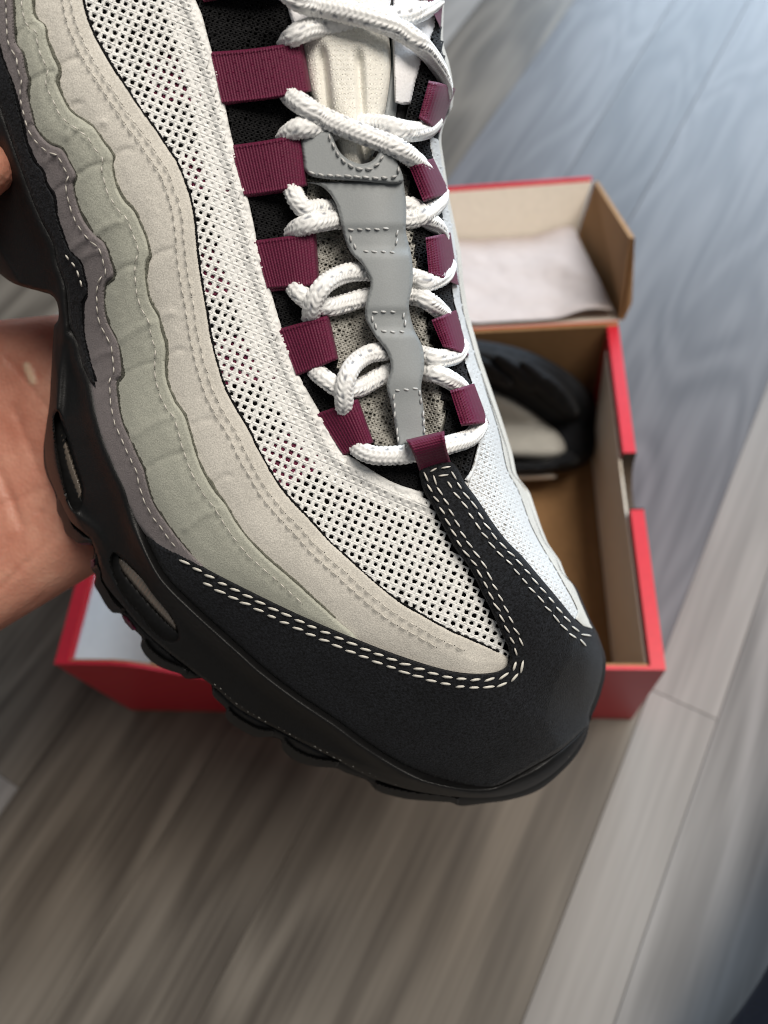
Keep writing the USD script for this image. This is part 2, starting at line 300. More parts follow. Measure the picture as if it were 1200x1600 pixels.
def panel(name, poly, lift, m, step=3.0, thick=.0013, edge=7.0, cut=None, bulge=None, parent=None, soft=.5, depth=base, label=None, dents=(), rough=0.0):
    """a piece of material that lies on the shoe's skin: rounded rim, its own thickness, grooves where it is creased"""
    p, t, nb = tri_poly(poly, step)
    x, y = p[:, 0], p[:, 1]
    d, k = slope(x, y, fn=depth)
    db = cKDTree(p[:nb]).query(p)[0]
    u = np.clip(db / edge, 0, 1)
    h = lift - thick * soft * (1 - np.sqrt(np.clip(1 - (1 - u) ** 2, 0, 1)))
    if bulge is not None: h = h + bulge(x, y, db)
    for (ax, ay, bx, by, amp, sig) in dents:
        s = np.array([bx - ax, by - ay]); L = np.linalg.norm(s); s = s / L
        tt = np.clip((x - ax) * s[0] + (y - ay) * s[1], 0, L)
        bow = np.sin(np.pi * tt / L) * 4
        dd = np.abs(-(x - ax) * s[1] + (y - ay) * s[0] + bow) if True else 0
        along = np.clip(np.minimum((x - ax) * s[0] + (y - ay) * s[1] + 6, L + 6 - ((x - ax) * s[0] + (y - ay) * s[1])) / 10, 0, 1)
        h = h + amp * np.exp(-(dd / sig) ** 2) * along
    if rough: h = h + rough * (fbm(np.stack([x, y, 0 * x], 1) / 9.0, 3, 3) - .5)
    dz = d - h * k
    v = P(x, y, dz)
    pr = sp(name, v, t, m, smooth=50, parent=parent, label=label)
    be = border_edges(t)
    ids = np.unique(be); mp = -np.ones(len(p), int); mp[ids] = np.arange(len(ids))
    jag = 1 + 0 * ids
    top = v[ids]; bot = P(x[ids], y[ids], dz[ids] + thick * k[ids] * 1.2)
    vv = np.vstack([top, bot]); n = len(ids)
    e = mp[be]
    ff = np.vstack([np.stack([e[:, 1], e[:, 0], e[:, 0] + n], 1), np.stack([e[:, 1], e[:, 0] + n, e[:, 1] + n], 1)])
    sp('cut_edge' if cut else 'rim', vv, ff, cut or m, smooth=30, parent=pr)
    return pr

# ---- traced seams (picture points of the photograph)
OL = [(-330, -420), (-310, -200), (-230, 50), (-140, 250), (-60, 375), (0, 428), (20, 442), (50, 452), (78, 459), (89, 472), (91, 500), (85, 509), (83, 543), (80, 583), (77, 633), (72, 667), (68, 700), (69, 727), (75, 747), (82, 760), (88, 780), (90, 800), (97, 813), (103, 833), (115, 843), (122, 848), (143, 850), (147, 860), (143, 887), (150, 900), (148, 913), (157, 930), (167, 947), (177, 957), (188, 958), (200, 973), (213, 987), (222, 997), (220, 1007), (227, 1023), (247, 1040), (267, 1048), (283, 1053), (290, 1060), (320, 1060), (330, 1070), (333, 1087), (353, 1108), (353, 1120), (363, 1131), (380, 1142), (400, 1151), (425, 1151), (440, 1157), (442, 1170), (460, 1187), (490, 1197), (525, 1200), (540, 1207), (575, 1220), (586, 1233), (630, 1247), (685, 1252), (707, 1254), (718, 1259), (757, 1255), (795, 1250), (839, 1236), (872, 1211), (900, 1181), (916, 1153), (921, 1131)]
RS = [(921, 1131), (921, 1115), (933, 1082), (941, 1049), (941, 1021), (933, 998), (928, 984), (920, 970), (907, 941), (895, 914), (876, 893), (868, 872), (849, 845), (838, 819), (830, 795), (818, 763), (799, 738), (794, 712), (784, 681), (774, 650), (760, 613), (753, 590), (743, 563), (732, 523), (723, 493), (716, 450), (712, 400), (703, 355), (697, 327), (688, 266), (684, 219), (694, 187), (701, 177), (703, 145), (697, 107), (688, 75), (689, 28), (691, -10), (690, -150), (640, -350)]
TOPC = [(520, -450), (300, -560), (0, -620), (-200, -560)]
MB = [(-110, -300), (-60, -60), (-12, 110), (22, 210), (48, 285), (70, 340), (90, 380), (96, 410), (108, 443), (112, 470), (115, 507), (126, 530), (134, 564), (145, 590), (155, 640), (166, 680), (182, 720), (200, 757), (212, 795), (228, 835), (260, 897), (300, 939), (338, 974), (377, 1009), (415, 1043), (472, 1086), (530, 1125), (575, 1158), (630, 1191), (685, 1213), (740, 1225), (773, 1225), (806, 1208), (839, 1189), (877, 1167), (910, 1138), (920, 1130)]
B0 = [(-75, -300), (-25, -60), (2, 87), (15, 118), (25, 155), (33, 187), (42, 227), (53, 253), (66, 268), (72, 288), (83, 308), (88, 336), (97, 364), (108, 391), (126, 411), (131, 432), (136, 457), (129, 474), (129, 500), (134, 540), (144, 577), (152, 617), (157, 650), (167, 683), (180, 717), (192, 747), (200, 765), (210, 792), (227, 822), (247, 845)]
B1 = [(-40, -300), (3, -120), (20, 0), (22, 33), (25, 67), (35, 83), (40, 110), (45, 128), (43, 143), (50, 180), (60, 207), (79, 226), (96, 233), (110, 256), (119, 275), (115, 287), (118, 310), (130, 343), (147, 366), (163, 380), (171, 402), (177, 432), (166, 443), (163, 477), (168, 503), (184, 536), (188, 560), (189, 587), (183, 597), (185, 630), (192, 663), (203, 686), (213, 710), (224, 733), (230, 757), (240, 787), (257, 813), (277, 840), (300, 867), (318, 884)]
B2 = [(0, -300), (30, -120), (50, 0), (55, 27), (70, 40), (73, 60), (82, 87), (90, 103), (92, 113), (88, 127), (97, 150), (110, 173), (133, 190), (147, 200), (160, 220), (176, 243), (176, 263), (182, 290), (193, 312), (210, 331), (220, 353), (228, 372), (233, 397), (228, 413), (228, 440), (234, 470), (248, 497), (252, 517), (259, 543), (258, 567), (260, 593), (273, 627), (287, 647), (295, 670), (304, 702), (314, 730), (331, 762), (352, 788), (369, 817), (388, 842), (415, 870), (453, 903), (492, 938), (530, 972), (552, 990)]
B3 = [(90, -300), (115, -120), (130, 0), (137, 27), (147, 53), (163, 83), (180, 110), (200, 140), (220, 170), (240, 197), (260, 227), (277, 253), (290, 285), (299, 313), (304, 340), (307, 372), (310, 402), (315, 437), (323, 483), (330, 527), (340, 567), (353, 607), (370, 640), (387, 667), (402, 698), (419, 729), (434, 754), (457, 783), (484, 811), (515, 845), (549, 876), (587, 910), (626, 941), (664, 963), (702, 984), (741, 1001), (770, 1014), (796, 1028)]
B4 = [(268, -300), (288, -120), (302, 0), (312, 25), (320, 55), (329, 87), (337, 113), (346, 150), (351, 180), (360, 221), (370, 257), (381, 300), (390, 338), (401, 390), (418, 450), (436, 511), (464, 588), (495, 644), (530, 706), (562, 729), (600, 753), (630, 767), (666, 777)]
CAPU = [(228, 835), (240, 841), (250, 848), (267, 858), (283, 865), (300, 874), (323, 888), (377, 916), (453, 953), (530, 987), (607, 1018), (683, 1043), (722, 1051), (760, 1052), (783, 1047), (795, 1036), (795, 1015), (781, 984), (769, 957), (753, 926), (734, 888), (711, 857), (692, 822), (677, 793), (663, 769), (657, 750), (655, 734), (668, 727), (703, 721), (715, 732), (726, 753), (746, 780), (769, 815), (792, 845), (815, 868), (838, 895), (861, 922), (880, 945), (899, 968), (914, 980), (928, 984)]
OLs, RSs, MBs, B0s, B1s, B2s, B3s, B4s, CAPs = [cr(a, 3.0) for a in (OL, RS, MB, B0, B1, B2, B3, B4, CAPU)]
def cut_y0(p, lo_, hi_): return p[(p[:, 1] > lo_) & (p[:, 1] < hi_)]
def sh(p, dx, dy): return np.asarray(p, float) + [dx, dy]
def poly(*parts):
    g = Polygon(np.vstack([np.asarray(q, float) for q in parts]))
    return g if g.is_valid else g.buffer(0)
OUT = poly(OLs, RSs, TOPC)

# ---- shell: the black knit body with its hidden far side and sole
def shell():
    p, t, nb = tri_poly(OUT.simplify(.8), 5.0)
    d, k = slope(p[:, 0], p[:, 1])
    v = P(p[:, 0], p[:, 1], d + .0012 * k)
    put_ = sp('knit_shell', v, t, 'knit', smooth=True)
    r = p[:nb]; dr = TR_.query(r)[0]; dl = TL_.query(r)[0]
    w = sstep(dl / (dl + dr + 1e-6) * 1.2 - .1)
    c = np.array([430, 560.])
    inward = (c - r) / np.linalg.norm(c - r, axis=1, keepdims=True)
    back = r + inward * (12 + 40 * w)[:, None]
    db = np.maximum(d[:nb] + .006, .218 + .060 * w)
    rings = [v[:nb]]; 
    for s in (.25, .5, .75, 1.0):
        q = r * (1 - s) + back * s + (-inward) * (w * 26 * math.sin(math.pi * min(s, .75) / .9))[:, None]
        rings.append(P(q[:, 0], q[:, 1], (d[:nb] + .0012 * k[:nb]) * (1 - s) + db * s))
    for s in (.35, .7): 
        q = back * (1 - s) + c * s
        cd = .245
        rings.append(P(q[:, 0], q[:, 1], db * (1 - s) + cd * s + .002))
    allv = np.vstack(rings + [P(c[0], c[1], .247)[None]])
    f = []
    for j in range(len(rings) - 1):
        a = np.arange(nb); b = (a + 1) % nb
        f += [np.stack([a + j * nb, b + j * nb, a + (j + 1) * nb], 1), np.stack([b + j * nb, b + (j + 1) * nb, a + (j + 1) * nb], 1)]
    a = np.arange(nb) + (len(rings) - 1) * nb; b = (np.arange(nb) + 1) % nb + (len(rings) - 1) * nb
    f.append(np.stack([a, b, np.full(nb, len(allv) - 1)], 1))
    sp('sole', allv, np.vstack(f), 'outsole', smooth=45)
    # suede on the far flank, seen only from the side
    sel = np.where((w > .55) & (r[:, 1] < 900) & (r[:, 1] > -300))[0]
    run = max(np.split(sel, np.where(np.diff(sel) > 1)[0] + 1), key=len)
    for lo_, hi_, m_ in ((.0, .28, 'cream'), (.28, .5, 'green'), (.5, .66, 'grey')):
        g = []
        for s in np.linspace(lo_, hi_, 4):
            q = r * (1 - s) + back * s + (-inward) * (w * 26 * math.sin(math.pi * min(s, .75) / .9) - 1.0 * w + 1.5 * sstep(s * 8) + 2)[:, None] * sstep(s * 6 + .0)
            g.append(P(q[:, 0], q[:, 1], (d[:nb] + .0014) * (1 - s) + db * s)[run])
        n = len(run); vv = np.vstack(g); a = np.arange(n - 1)
        ff = np.vstack([np.vstack([np.stack([a + j * n, a + 1 + j * n, a + (j + 1) * n], 1), np.stack([a + 1 + j * n, a + 1 + (j + 1) * n, a + (j + 1) * n], 1)]) for j in range(3)])
        sp('flank_panel', vv, ff, m_, smooth=True)
shell()

# ---- midsole with its two air windows, outsole beneath
W1 = cr([(85, 650), (90, 642), (96, 660), (106, 690), (119, 732), (128, 763), (126, 788), (118, 797), (110, 789), (101, 760), (93, 722), (87, 684)], 2.5, True)
W2 = cr([(178, 864), (188, 871), (213, 893), (240, 930), (267, 963), (277, 981), (277, 999), (266, 1002), (246, 990), (220, 960), (193, 927), (180, 900), (174, 877)], 2.5, True)
outl = cr([(-330, -420), (-310, -200), (-230, 50), (-140, 250), (-60, 375), (0, 428), (20, 442), (50, 452), (78, 459), (89, 472), (91, 500), (85, 509), (83, 543), (80, 583), (77, 633), (72, 667), (70, 700), (73, 727), (80, 752), (92, 780), (108, 812), (140, 842), (152, 868), (160, 905), (190, 945), (230, 990), (290, 1040), (338, 1076), (372, 1106), (440, 1143), (520, 1184), (580, 1215), (640, 1234), (685, 1242), (730, 1246), (775, 1245), (820, 1234), (862, 1210), (895, 1178), (912, 1152), (921, 1131)], 3)
midpoly = poly(MBs, outl[::-1])
midpoly = midpoly.difference(Polygon(W1)).difference(Polygon(W2))
MT, OT = cKDTree(resample(MBs, 1.5)), cKDTree(resample(outl, 1.5))
def midbulge(x, y, db):
    q = np.stack([x, y], 1); dm, do = MT.query(q)[0], OT.query(q)[0]
    tot = dm + do + 1e-6
    low = sstep((y - 780) / 120)
    tip = sstep((x - 700) / 120) * low
    h = .0046 * np.exp(-((dm - 14) / 11) ** 2) * (.35 + .65 * low) * (1 - tip) + .0012 * sstep(dm / tot) * (1 - .6 * low)
    h = h + .0014 * np.exp(-((do - 14) / 8) ** 2) * (1 - low) * sstep((y - 480) / 60)
    h = h + .0016 * np.sin(np.pi * np.clip(dm / tot, 0, 1)) * tip
    h = h - .0006 * np.exp(-((dm) / 3.0) ** 2) + .0005 * (fbm(np.stack([x, y, 0 * x], 1) / 35., 2, 5) - .5)
    return h
mid = panel('midsole', midpoly, .0024, 'midsole', step=2.6, thick=.003, edge=5, bulge=midbulge, soft=.35)
for W in (W1, W2):
    wp = Polygon(W).buffer(4)
    panel('window_recess', wp, -.0042, 'nubuck_cut', step=3, thick=.001, parent=mid, soft=0)
for c_ in ([(183, 872), (192, 872), (203, 882), (233, 913), (262, 953), (277, 978), (275, 986), (264, 976), (233, 943), (207, 913), (187, 887)], [(90, 655), (96, 664), (106, 695), (118, 733), (128, 764), (128, 778), (122, 784), (112, 757), (102, 727), (93, 685)]):
    panel('air_cushion', Polygon(cr(c_, 3, True)), .0004, 'cushion', step=2, thick=.0030, edge=5, soft=.5, parent=mid, bulge=lambda x, y, db: .0002 * np.sin((x + .6 * y) * .9))
# walls of the windows
for W in (W1, W2):
    w_ = resample(np.vstack([W, W[:1]]), 2.5); d, k = slope(w_[:, 0], w_[:, 1])
    a = P(w_[:, 0], w_[:, 1], d - .0012 * k); b = P(w_[:, 0], w_[:, 1], d + .0048 * k); n = len(w_); i = np.arange(n - 1)
    sp('window_wall', np.vstack([a, b]), np.vstack([np.stack([i, i + 1, i + n], 1), np.stack([i + 1, i + 1 + n, i + n], 1)]), 'nubuck_cut', parent=mid)
so = poly(OLs, sh(MBs, 0, 0)[::-1]).intersection(Polygon(np.vstack([outl, outl[::-1] + [1, 0]])).buffer(34)).intersection(OUT)
if so.geom_type != 'Polygon': so = max(so.geoms, key=lambda g: g.area)
def outb(x, y, db):
    do = OT.query(np.stack([x, y], 1))[0]
    return -.0012 * np.exp(-((do) / 3) ** 2)
panel('outsole', so, .0004, 'outsole', step=2.4, thick=.004, edge=5, soft=.5, bulge=outb, rough=.0004)
OLT = cKDTree(OLs)
for a_, b_ in (((88, 780), (143, 850)), ((143, 889), (188, 958)), ((220, 1007), (288, 1058)), ((353, 1112), (424, 1151)), ((441, 1162), (526, 1201)), ((584, 1232), (716, 1259))):
    i0, i1 = OLT.query(a_)[1], OLT.query(b_)[1]
    seg = OLs[i0:i1 + 1]; t_ = np.array(b_, float) - np.array(a_, float); t_ /= np.linalg.norm(t_); n_ = np.array([t_[1], -t_[0]])
    lug = poly(seg, (seg[::-1] * .75 + np.linspace(b_, a_, len(seg)) * .25) + n_ * 11)
    if lug.geom_type != 'Polygon': lug = max(lug.geoms, key=lambda g: g.area)
    panel('tread_lug', lug.buffer(-1.5).buffer(2.0), .0030, 'outsole', step=2.2, thick=.0030, edge=4.5, soft=.7, rough=.0005)
for c_ in ([(119, 845), (131, 841), (142, 843), (142, 851), (126, 850)], [(142, 876), (147, 874), (148, 888), (143, 888)], [(191, 962), (198, 966), (212, 984), (207, 984), (196, 972)]):
    panel('maroon_inlay', Polygon(c_).buffer(1.0), .0014, 'webbing', step=2, thick=.002, edge=2)

# ---- suede panels
def crease(*rows): return [(*r[:4], -.00036 if r[4] < 0 else .00042, 5.0 if r[4] < 0 else 6.5) for r in rows]
cream_d = crease((92, 106, 126, 91, -1), (177, 247, 207, 233, -1), (230, 411, 272, 388, -1), (250, 500, 272, 488, 1), (259, 560, 288, 546, -1), (296, 666, 345, 655, -1), (148, 200, 166, 190, 1), (112, 172, 128, 160, -1), (330, 760, 362, 742, -1))
green_d = crease((46, 130, 86, 111, -1), (103, 217, 132, 198, 1), (120, 276, 166, 254, -1), (178, 431, 214, 413, -1), (187, 533, 238, 503, 1), (190, 589, 244, 566, -1), (206, 684, 270, 650, 1), (228, 733, 292, 706, -1), (288, 828, 345, 793, 1), (148, 367, 190, 345, 1), (22, 60, 55, 38, -1))
grey_d = crease((68, 257, 88, 243, 1), (83, 304, 112, 286, -1), (129, 405, 158, 392, 1), (146, 563, 176, 549, 1), (156, 608, 184, 594, -1), (40, 205, 56, 196, -1), (110, 392, 140, 372, 1))
panel('cream_panel', poly(B3s, [(800, 1047), (745, 1062), (683, 1056), (607, 1032), (530, 1000)], sh(B2s, -12, 4)[::-1]), .0013, 'cream', thick=.0014, cut='cream_cut', step=2.8, dents=cream_d, rough=.00014,
      bulge=lambda x, y, db: .0005 * sstep(db / 40))
panel('green_panel', poly(B2s, [(566, 1010), (530, 1000), (453, 966), (377, 929), (323, 902), (300, 888)], sh(B1s, -12, 3)[::-1]), .0026, 'green', thick=.0017, cut='green_cut', step=2.8, dents=green_d, rough=.00014, edge=6,
      bulge=lambda x, y, db: .0005 * sstep(db / 35))
panel('grey_panel', poly(B1s, [(312, 894), (283, 880), (255, 862), (238, 855)], sh(B0s, -9, 2)[::-1]), .0037, 'grey', thick=.0017, cut='grey_cut', step=2.6, dents=grey_d, rough=.00014, edge=5)
b0u = B0s[B0s[:, 1] < 606]; mbu = MBs[MBs[:, 1] < 596]
panel('black_suede_strip', poly(b0u, [(149, 606)], sh(mbu, -6, 2)[::-1]), .0047, 'nubuck', thick=.0017, cut='nubuck_cut', step=2.6, edge=4, rough=.00025)
CAPP = poly(CAPs, RSs[(RSs[:, 1] > 984)][::-1], sh(MBs[MBs[:, 0] > 228], 0, 5)[::-1])
def capb(x, y, db):
    return .0004 * sstep(db / 25)
cap = panel('toe_cap', CAPP, .0040, 'nubuck', thick=.0022, cut='nubuck_cut', step=3.0, edge=6, rough=.00012, bulge=capb, soft=.7)

def raw_edge(path, w0, w1, lift, m, seed, name):
    q = resample(path, 2.5); t = np.gradient(q, axis=0); t /= np.linalg.norm(t, axis=1, keepdims=True); nn = np.stack([t[:, 1], -t[:, 0]], 1)
    nz = fbm(np.stack([q[:, 1] / 38., 0 * q[:, 0], 0 * q[:, 0] + seed], 1), 3, seed) * .8 + noise(np.stack([q[:, 1] / 4., q[:, 0] / 4., 0 * q[:, 0]], 1), seed) * .25
    w = np.clip((w0 + (w1 - w0) * nz) * np.interp(q[:, 1], [600, 900], [1, .75]), .8, 9)
    pg = poly(q - nn * 3, (q + nn * w[:, None])[::-1]).buffer(.2)
    panel(name, pg, lift, m, step=2.2, thick=.0010, edge=2.5, soft=.6, rough=.0005)
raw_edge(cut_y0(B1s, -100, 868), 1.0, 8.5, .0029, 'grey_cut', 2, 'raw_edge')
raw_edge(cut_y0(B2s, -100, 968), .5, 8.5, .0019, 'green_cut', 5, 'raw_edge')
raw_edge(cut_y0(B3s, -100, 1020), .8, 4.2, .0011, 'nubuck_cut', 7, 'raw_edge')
raw_edge(cut_y0(b0u, -100, 600), 1.0, 7.0, .0040, 'nubuck_cut', 4, 'raw_edge')

# ---- open netting: every hole is a gap between rings of yarn
def netting(name, area, lift, m, a, b, hole, hh=.00022, seed=1, edgeline=None, n=16, rise=None, warp=0.0, bigger=0):
    rng = np.random.default_rng(seed)
    x0, y0, x1, y1 = area.bounds
    A = np.array([a, b]).T; inv = np.linalg.inv(A)
    cs = np.array([[x0, y0], [x1, y0], [x0, y1], [x1, y1]]) @ inv.T
    I, J = np.meshgrid(np.arange(math.floor(cs[:, 0].min()) - 1, cs[:, 0].max() + 2), np.arange(math.floor(cs[:, 1].min()) - 1, cs[:, 1].max() + 2))
    C = np.stack([I.ravel(), J.ravel()], 1) @ A.T
    if warp: pass
    inner = area.buffer(-1)
    keep = shapely.contains_xy(inner, C[:, 0], C[:, 1]); C = C[keep]
    h = hole(C, rng)                                   # hole scale per cell, 0..1
    per = []
    for s_ in range(4):
        c0 = np.array([[-.5, -.5], [.5, -.5], [.5, .5], [-.5, .5]])[s_]; c1 = np.array([[-.5, -.5], [.5, -.5], [.5, .5], [-.5, .5]])[(s_ + 1) % 4]
        for q in range(n // 4): per.append(c0 + (c1 - c0) * q / (n // 4))
    per = np.array(per)
    shape = per / np.maximum(np.abs(per).max(1, keepdims=True), 1e-6) * .5
    rnd = per / np.linalg.norm(per, axis=1, keepdims=True) * .5
    blob = .55 * rnd + .45 * per
    corner = (np.minimum(np.abs(per[:, 0]), np.abs(per[:, 1])) / .5)
    prof = [(1.0, -.7 * corner ** 3 + .25 * (1 - corner)), (.84, .55), (.62, .75), (.36, .25), (.0, -1.1)]
    V, F = [], []
    K = len(prof)
    N = len(C)
    loc = np.zeros((N, K, n, 2)); hz = np.zeros((N, K, n))
    for k_, (u, z) in enumerate(prof):
        hs = h[:, None, None]
        loc[:, k_] = per[None] * u + (blob[None] * hs) * (1 - u)
        hz[:, k_] = np.asarray(z) * np.ones(n)
    wob = rng.normal(0, .035, (N, K, n, 2)); wob[:, 0] = 0
    loc = loc + wob
    xy = C[:, None, None, :] + loc @ A.T
    x, y = xy[..., 0], xy[..., 1]
    d, kk = slope(x, y)
    amp = hh * (1 + .25 * rng.normal(size=(N, 1, 1)))
    lf = lift + hz * amp
    if rise is not None: lf = lf + rise(x, y)
    v = P(x, y, d - lf * kk).reshape(-1, 3)
    base_i = (np.arange(N) * K * n)[:, None, None]
    r_ = np.arange(n); r2 = (r_ + 1) % n
    for k_ in range(K - 1):
        q = np.concatenate([np.stack([k_ * n + r_, k_ * n + r2, (k_ + 1) * n + r_], 1), np.stack([k_ * n + r2, (k_ + 1) * n + r2, (k_ + 1) * n + r_], 1)])
        F.append((base_i + q[None]).reshape(-1, 3))
    return sp(name, v, np.vstack(F), m, smooth=60)
B4T, B3T = cKDTree(B4s), cKDTree(B3s)
netarea = poly(sh(B4s, -4, 0), [(664, 780), (690, 822), (711, 860), (753, 930), (785, 990), (800, 1035)], sh(B3s, -10, 4)[::-1])
def nethole(C, rng):
    d4 = B4T.query(C)[0]
    wband = np.interp(C[:, 1], [-300, 0, 150, 400, 560, 680, 760, 800], [30, 34, 34, 44, 40, 36, 24, 16])
    t = sstep((d4 - wband) / 22)
    h = .46 * t * (1 + .10 * rng.normal(size=len(C)))
    return np.clip(np.where(t < .12, .10 + .10 * rng.random(len(C)), h), .08, .72)
def netrise(x, y):
    d4 = B4T.query(np.stack([x.ravel(), y.ravel()], 1))[0].reshape(x.shape)
    return .0009 * np.exp(-((d4 - 10) / 9) ** 2)
netting('netting_panel', netarea, .0006, 'netting', (12.2, 5.3), (-4.3, 11.2), nethole, seed=3, rise=netrise)
# webbing tails that show through the netting, and the netting's rolled hem
hem = LineString(sh(B4s, -5.0, 0)).buffer(8.5, cap_style=2)
panel('netting_hem', hem, .0012, 'netting', step=1.8, thick=.0016, edge=6, rough=.0011)

# ---- far side netting and its suede edge
EI = [(684, 219), (690, 266), (699, 327), (705, 355), (712, 400), (716, 450), (722, 493), (731, 523), (742, 563), (751, 590), (758, 613), (770, 650), (779, 681), (785, 712), (792, 738), (806, 763), (817, 792), (825, 815), (836, 838), (853, 868), (866, 889), (880, 914), (892, 935), (900, 955), (898, 965)]
EIs = cr(EI, 3)
ML = [(672, 215), (680, 262), (692, 326), (698, 366), (706, 420), (711, 467), (722, 507), (728, 560), (740, 597), (756, 645), (753, 680), (746, 706), (738, 735), (727, 752)]
medpoly = poly(cr(ML, 3), [(740, 782), (763, 820), (786, 850), (832, 902), (875, 952), (893, 968)], EIs[::-1])
def medhole(C, rng): return np.clip(.16 + .05 * rng.normal(size=len(C)), .06, .3)
netting('netting_panel', medpoly, .0007, 'net_white', (8.6, 4.2), (-2.2, 8.0), medhole, hh=.00020, seed=5, n=12)
panel('netting_hem', LineString(sh(cr(ML, 3), 2, 0)).buffer(4.0, cap_style=2), .0010, 'net_white', step=1.7, thick=.0014, edge=4, rough=.0014)
panel('netting_backing', medpoly.buffer(1.5), .0003, 'net_white', step=4, thick=.0006)
sl = poly(sh(EIs, 3.0, 0), [(905, 972), (920, 974)], RSs[(RSs[:, 1] < 972) & (RSs[:, 1] > 560)], )
panel('cream_edge_strip', sl.buffer(.1), .0016, 'cream', thick=.001, step=2.4, edge=3, cut='cream_cut')
panel('cream_edge_strip', poly([(899, 966), (906, 950), (918, 968), (926, 982), (912, 978)]), .0022, 'cream', thick=.001, step=2.4, edge=3)

# ---- stitching
def stitch_line(path, lift, L, gap, w, m='thread_c', tilt=0., parent=None, hgt=.00022, depth_extra=0., jitter=.4, seed=0, holes=None, depth=None, name='stitching', lj=.08):
    rng = np.random.default_rng(seed + int(abs(path[0][0]) * 7 + abs(path[0][1])))
    q = resample(path, 1.0); n = len(q)
    V, F = [], []
    hv, hf = [], []
    pos = gap * .5
    while pos + L < n - 1:
        i0 = int(pos + L / 2); c = q[i0]; t = q[min(n - 1, i0 + 4)] - q[max(0, i0 - 4)]; t = t / (np.linalg.norm(t) + 1e-9)
        an = math.radians(tilt + rng.normal(0, 3)); t = np.array([t[0] * math.cos(an) - t[1] * math.sin(an), t[0] * math.sin(an) + t[1] * math.cos(an)]); nn = np.array([-t[1], t[0]])
        c = c + nn * rng.normal(0, jitter)
        LL = L * max(.3, 1 + lj * rng.normal())
        us = np.linspace(-1, 1, 7); th = np.arange(6) / 6 * 2 * np.pi
        r = (w / 2) * np.sqrt(np.clip(1 - np.abs(us) ** 3, .02, 1))
        xy = c + us[:, None, None] * t * LL / 2 + (r[:, None, None] * np.cos(th)[None, :, None]) * nn
        V.append(xy.reshape(-1, 2)); 
        hz = (lift + hgt * (1 - np.abs(us) ** 2.2)[:, None] * 1.6 - .0003 * (np.abs(us) ** 4)[:, None] + (r[:, None] * np.sin(th)[None]) * .185 / FPX)
        F.append(hz.ravel())
        if holes:
            e = c + t * (LL / 2 + gap * .35); hv.append(e)
        pos += L + gap * (1 + .1 * rng.normal())
    if not V: return
    X = np.vstack(V); H = np.hstack(F); N = len(V); d, k = slope(X[:, 0], X[:, 1], fn=depth)
    v = P(X[:, 0], X[:, 1], d + depth_extra - H * k)
    quad = []
    for j in range(6):
        for s in range(6):
            a, b = j * 6 + s, j * 6 + (s + 1) % 6
            quad += [[a, a + 6, b], [b, a + 6, b + 6]]
    f = (np.arange(N) * 42)[:, None, None] + np.array(quad)[None]
    sp(name, v, f.reshape(-1, 3), m, smooth=True, parent=parent, kind='stuff')
    if holes:
        e = np.array(hv); th = np.arange(8) / 8 * 2 * np.pi
        X = (e[:, None] + np.stack([np.cos(th), np.sin(th)], 1)[None] * w * .36); ctr = e[:, None]
        X = np.concatenate([ctr, X], 1); d, k = slope(X[..., 0], X[..., 1], fn=depth)
        v = P(X[..., 0], X[..., 1], d + depth_extra - (lift + .00004) * k).reshape(-1, 3)
        tri = np.array([[0, 1 + i, 1 + (i + 1) % 8] for i in range(8)])
        f = (np.arange(len(e)) * 9)[:, None, None] + tri[None]
        sp('needle_holes', v, f.reshape(-1, 3), 'hole_d', smooth=False, parent=parent, kind='stuff')
def inside(path, dist, ref=-1):
    c = [np.array(LineString(path).offset_curve(s * dist).coords) for s in (1, -1)]
    c.sort(key=lambda a: a[:, 0].mean() * (1 if ref < 0 else -1))
    g = c[0]
    return g if g[0][1] < g[-1][1] else g[::-1]
def cut_y(p, lo_, hi_): return p[(p[:, 1] > lo_) & (p[:, 1] < hi_)]
stitch_line(cut_y(inside(B1s, 12), -120, 868), .0041, 12.5, 4.0, 2.3, parent=shoe, seed=1)
stitch_line(cut_y(inside(B2s, 17), -120, 950), .0037, 12.5, 4.5, 2.1, parent=shoe, seed=2, holes=True)
stitch_line(cut_y(inside(B3s, 20), -120, 1022), .0024, 12, 5, 2.4, parent=shoe, seed=3, holes=True)
stitch_line(cut_y(inside(B3s, 33), -120, 1018), .0024, 12, 5, 2.4, parent=shoe, seed=4, holes=True)
stitch_line(cr([(100, 396), (107, 406), (117, 416), (123, 432), (127, 446), (128, 462)], 2), .0053, 11, 5, 3, parent=shoe, seed=5, m='thread_w')
def cap_inset(d):
    c = np.array(CAPP.buffer(-d).exterior.coords)
    return resample(c, 2)
for d_, sd_ in ((10, 6), (22, 7)):
    c = cap_inset(d_)
    ctree = cKDTree(CAPs); near = (ctree.query(c)[0] < d_ * 1.35 + 2) & (c[:, 0] > 262 + (d_ - 10) * 3.2)
    k0 = np.argmin(near); c = np.roll(c, -k0, 0); near = np.roll(near, -k0)
    idx = np.where(near)[0]
    for seg in np.split(idx, np.where(np.diff(idx) > 1)[0] + 1):
        if len(seg) < 12: continue
        g = c[seg]
        split = [g]
        stemmask = (g[:, 0] > 640) & (g[:, 1] < 1000 + 30) & ~((g[:, 0] < 770) & (g[:, 1] > 1000))
        runs = np.split(np.arange(len(g)), np.where(np.diff(stemmask.astype(int)) != 0)[0] + 1)
        for rr in runs:
            if len(rr) < 6: continue
            st = stemmask[rr[0]]
            stitch_line(g[rr], .0046, 18 if not st else 15, 4.4 if not st else 4.2, 4.3 if not st else 3.0, hgt=.00013, m='thread_w' if not st else 'thread_c', tilt=-9 if not st else -7, seed=sd_)

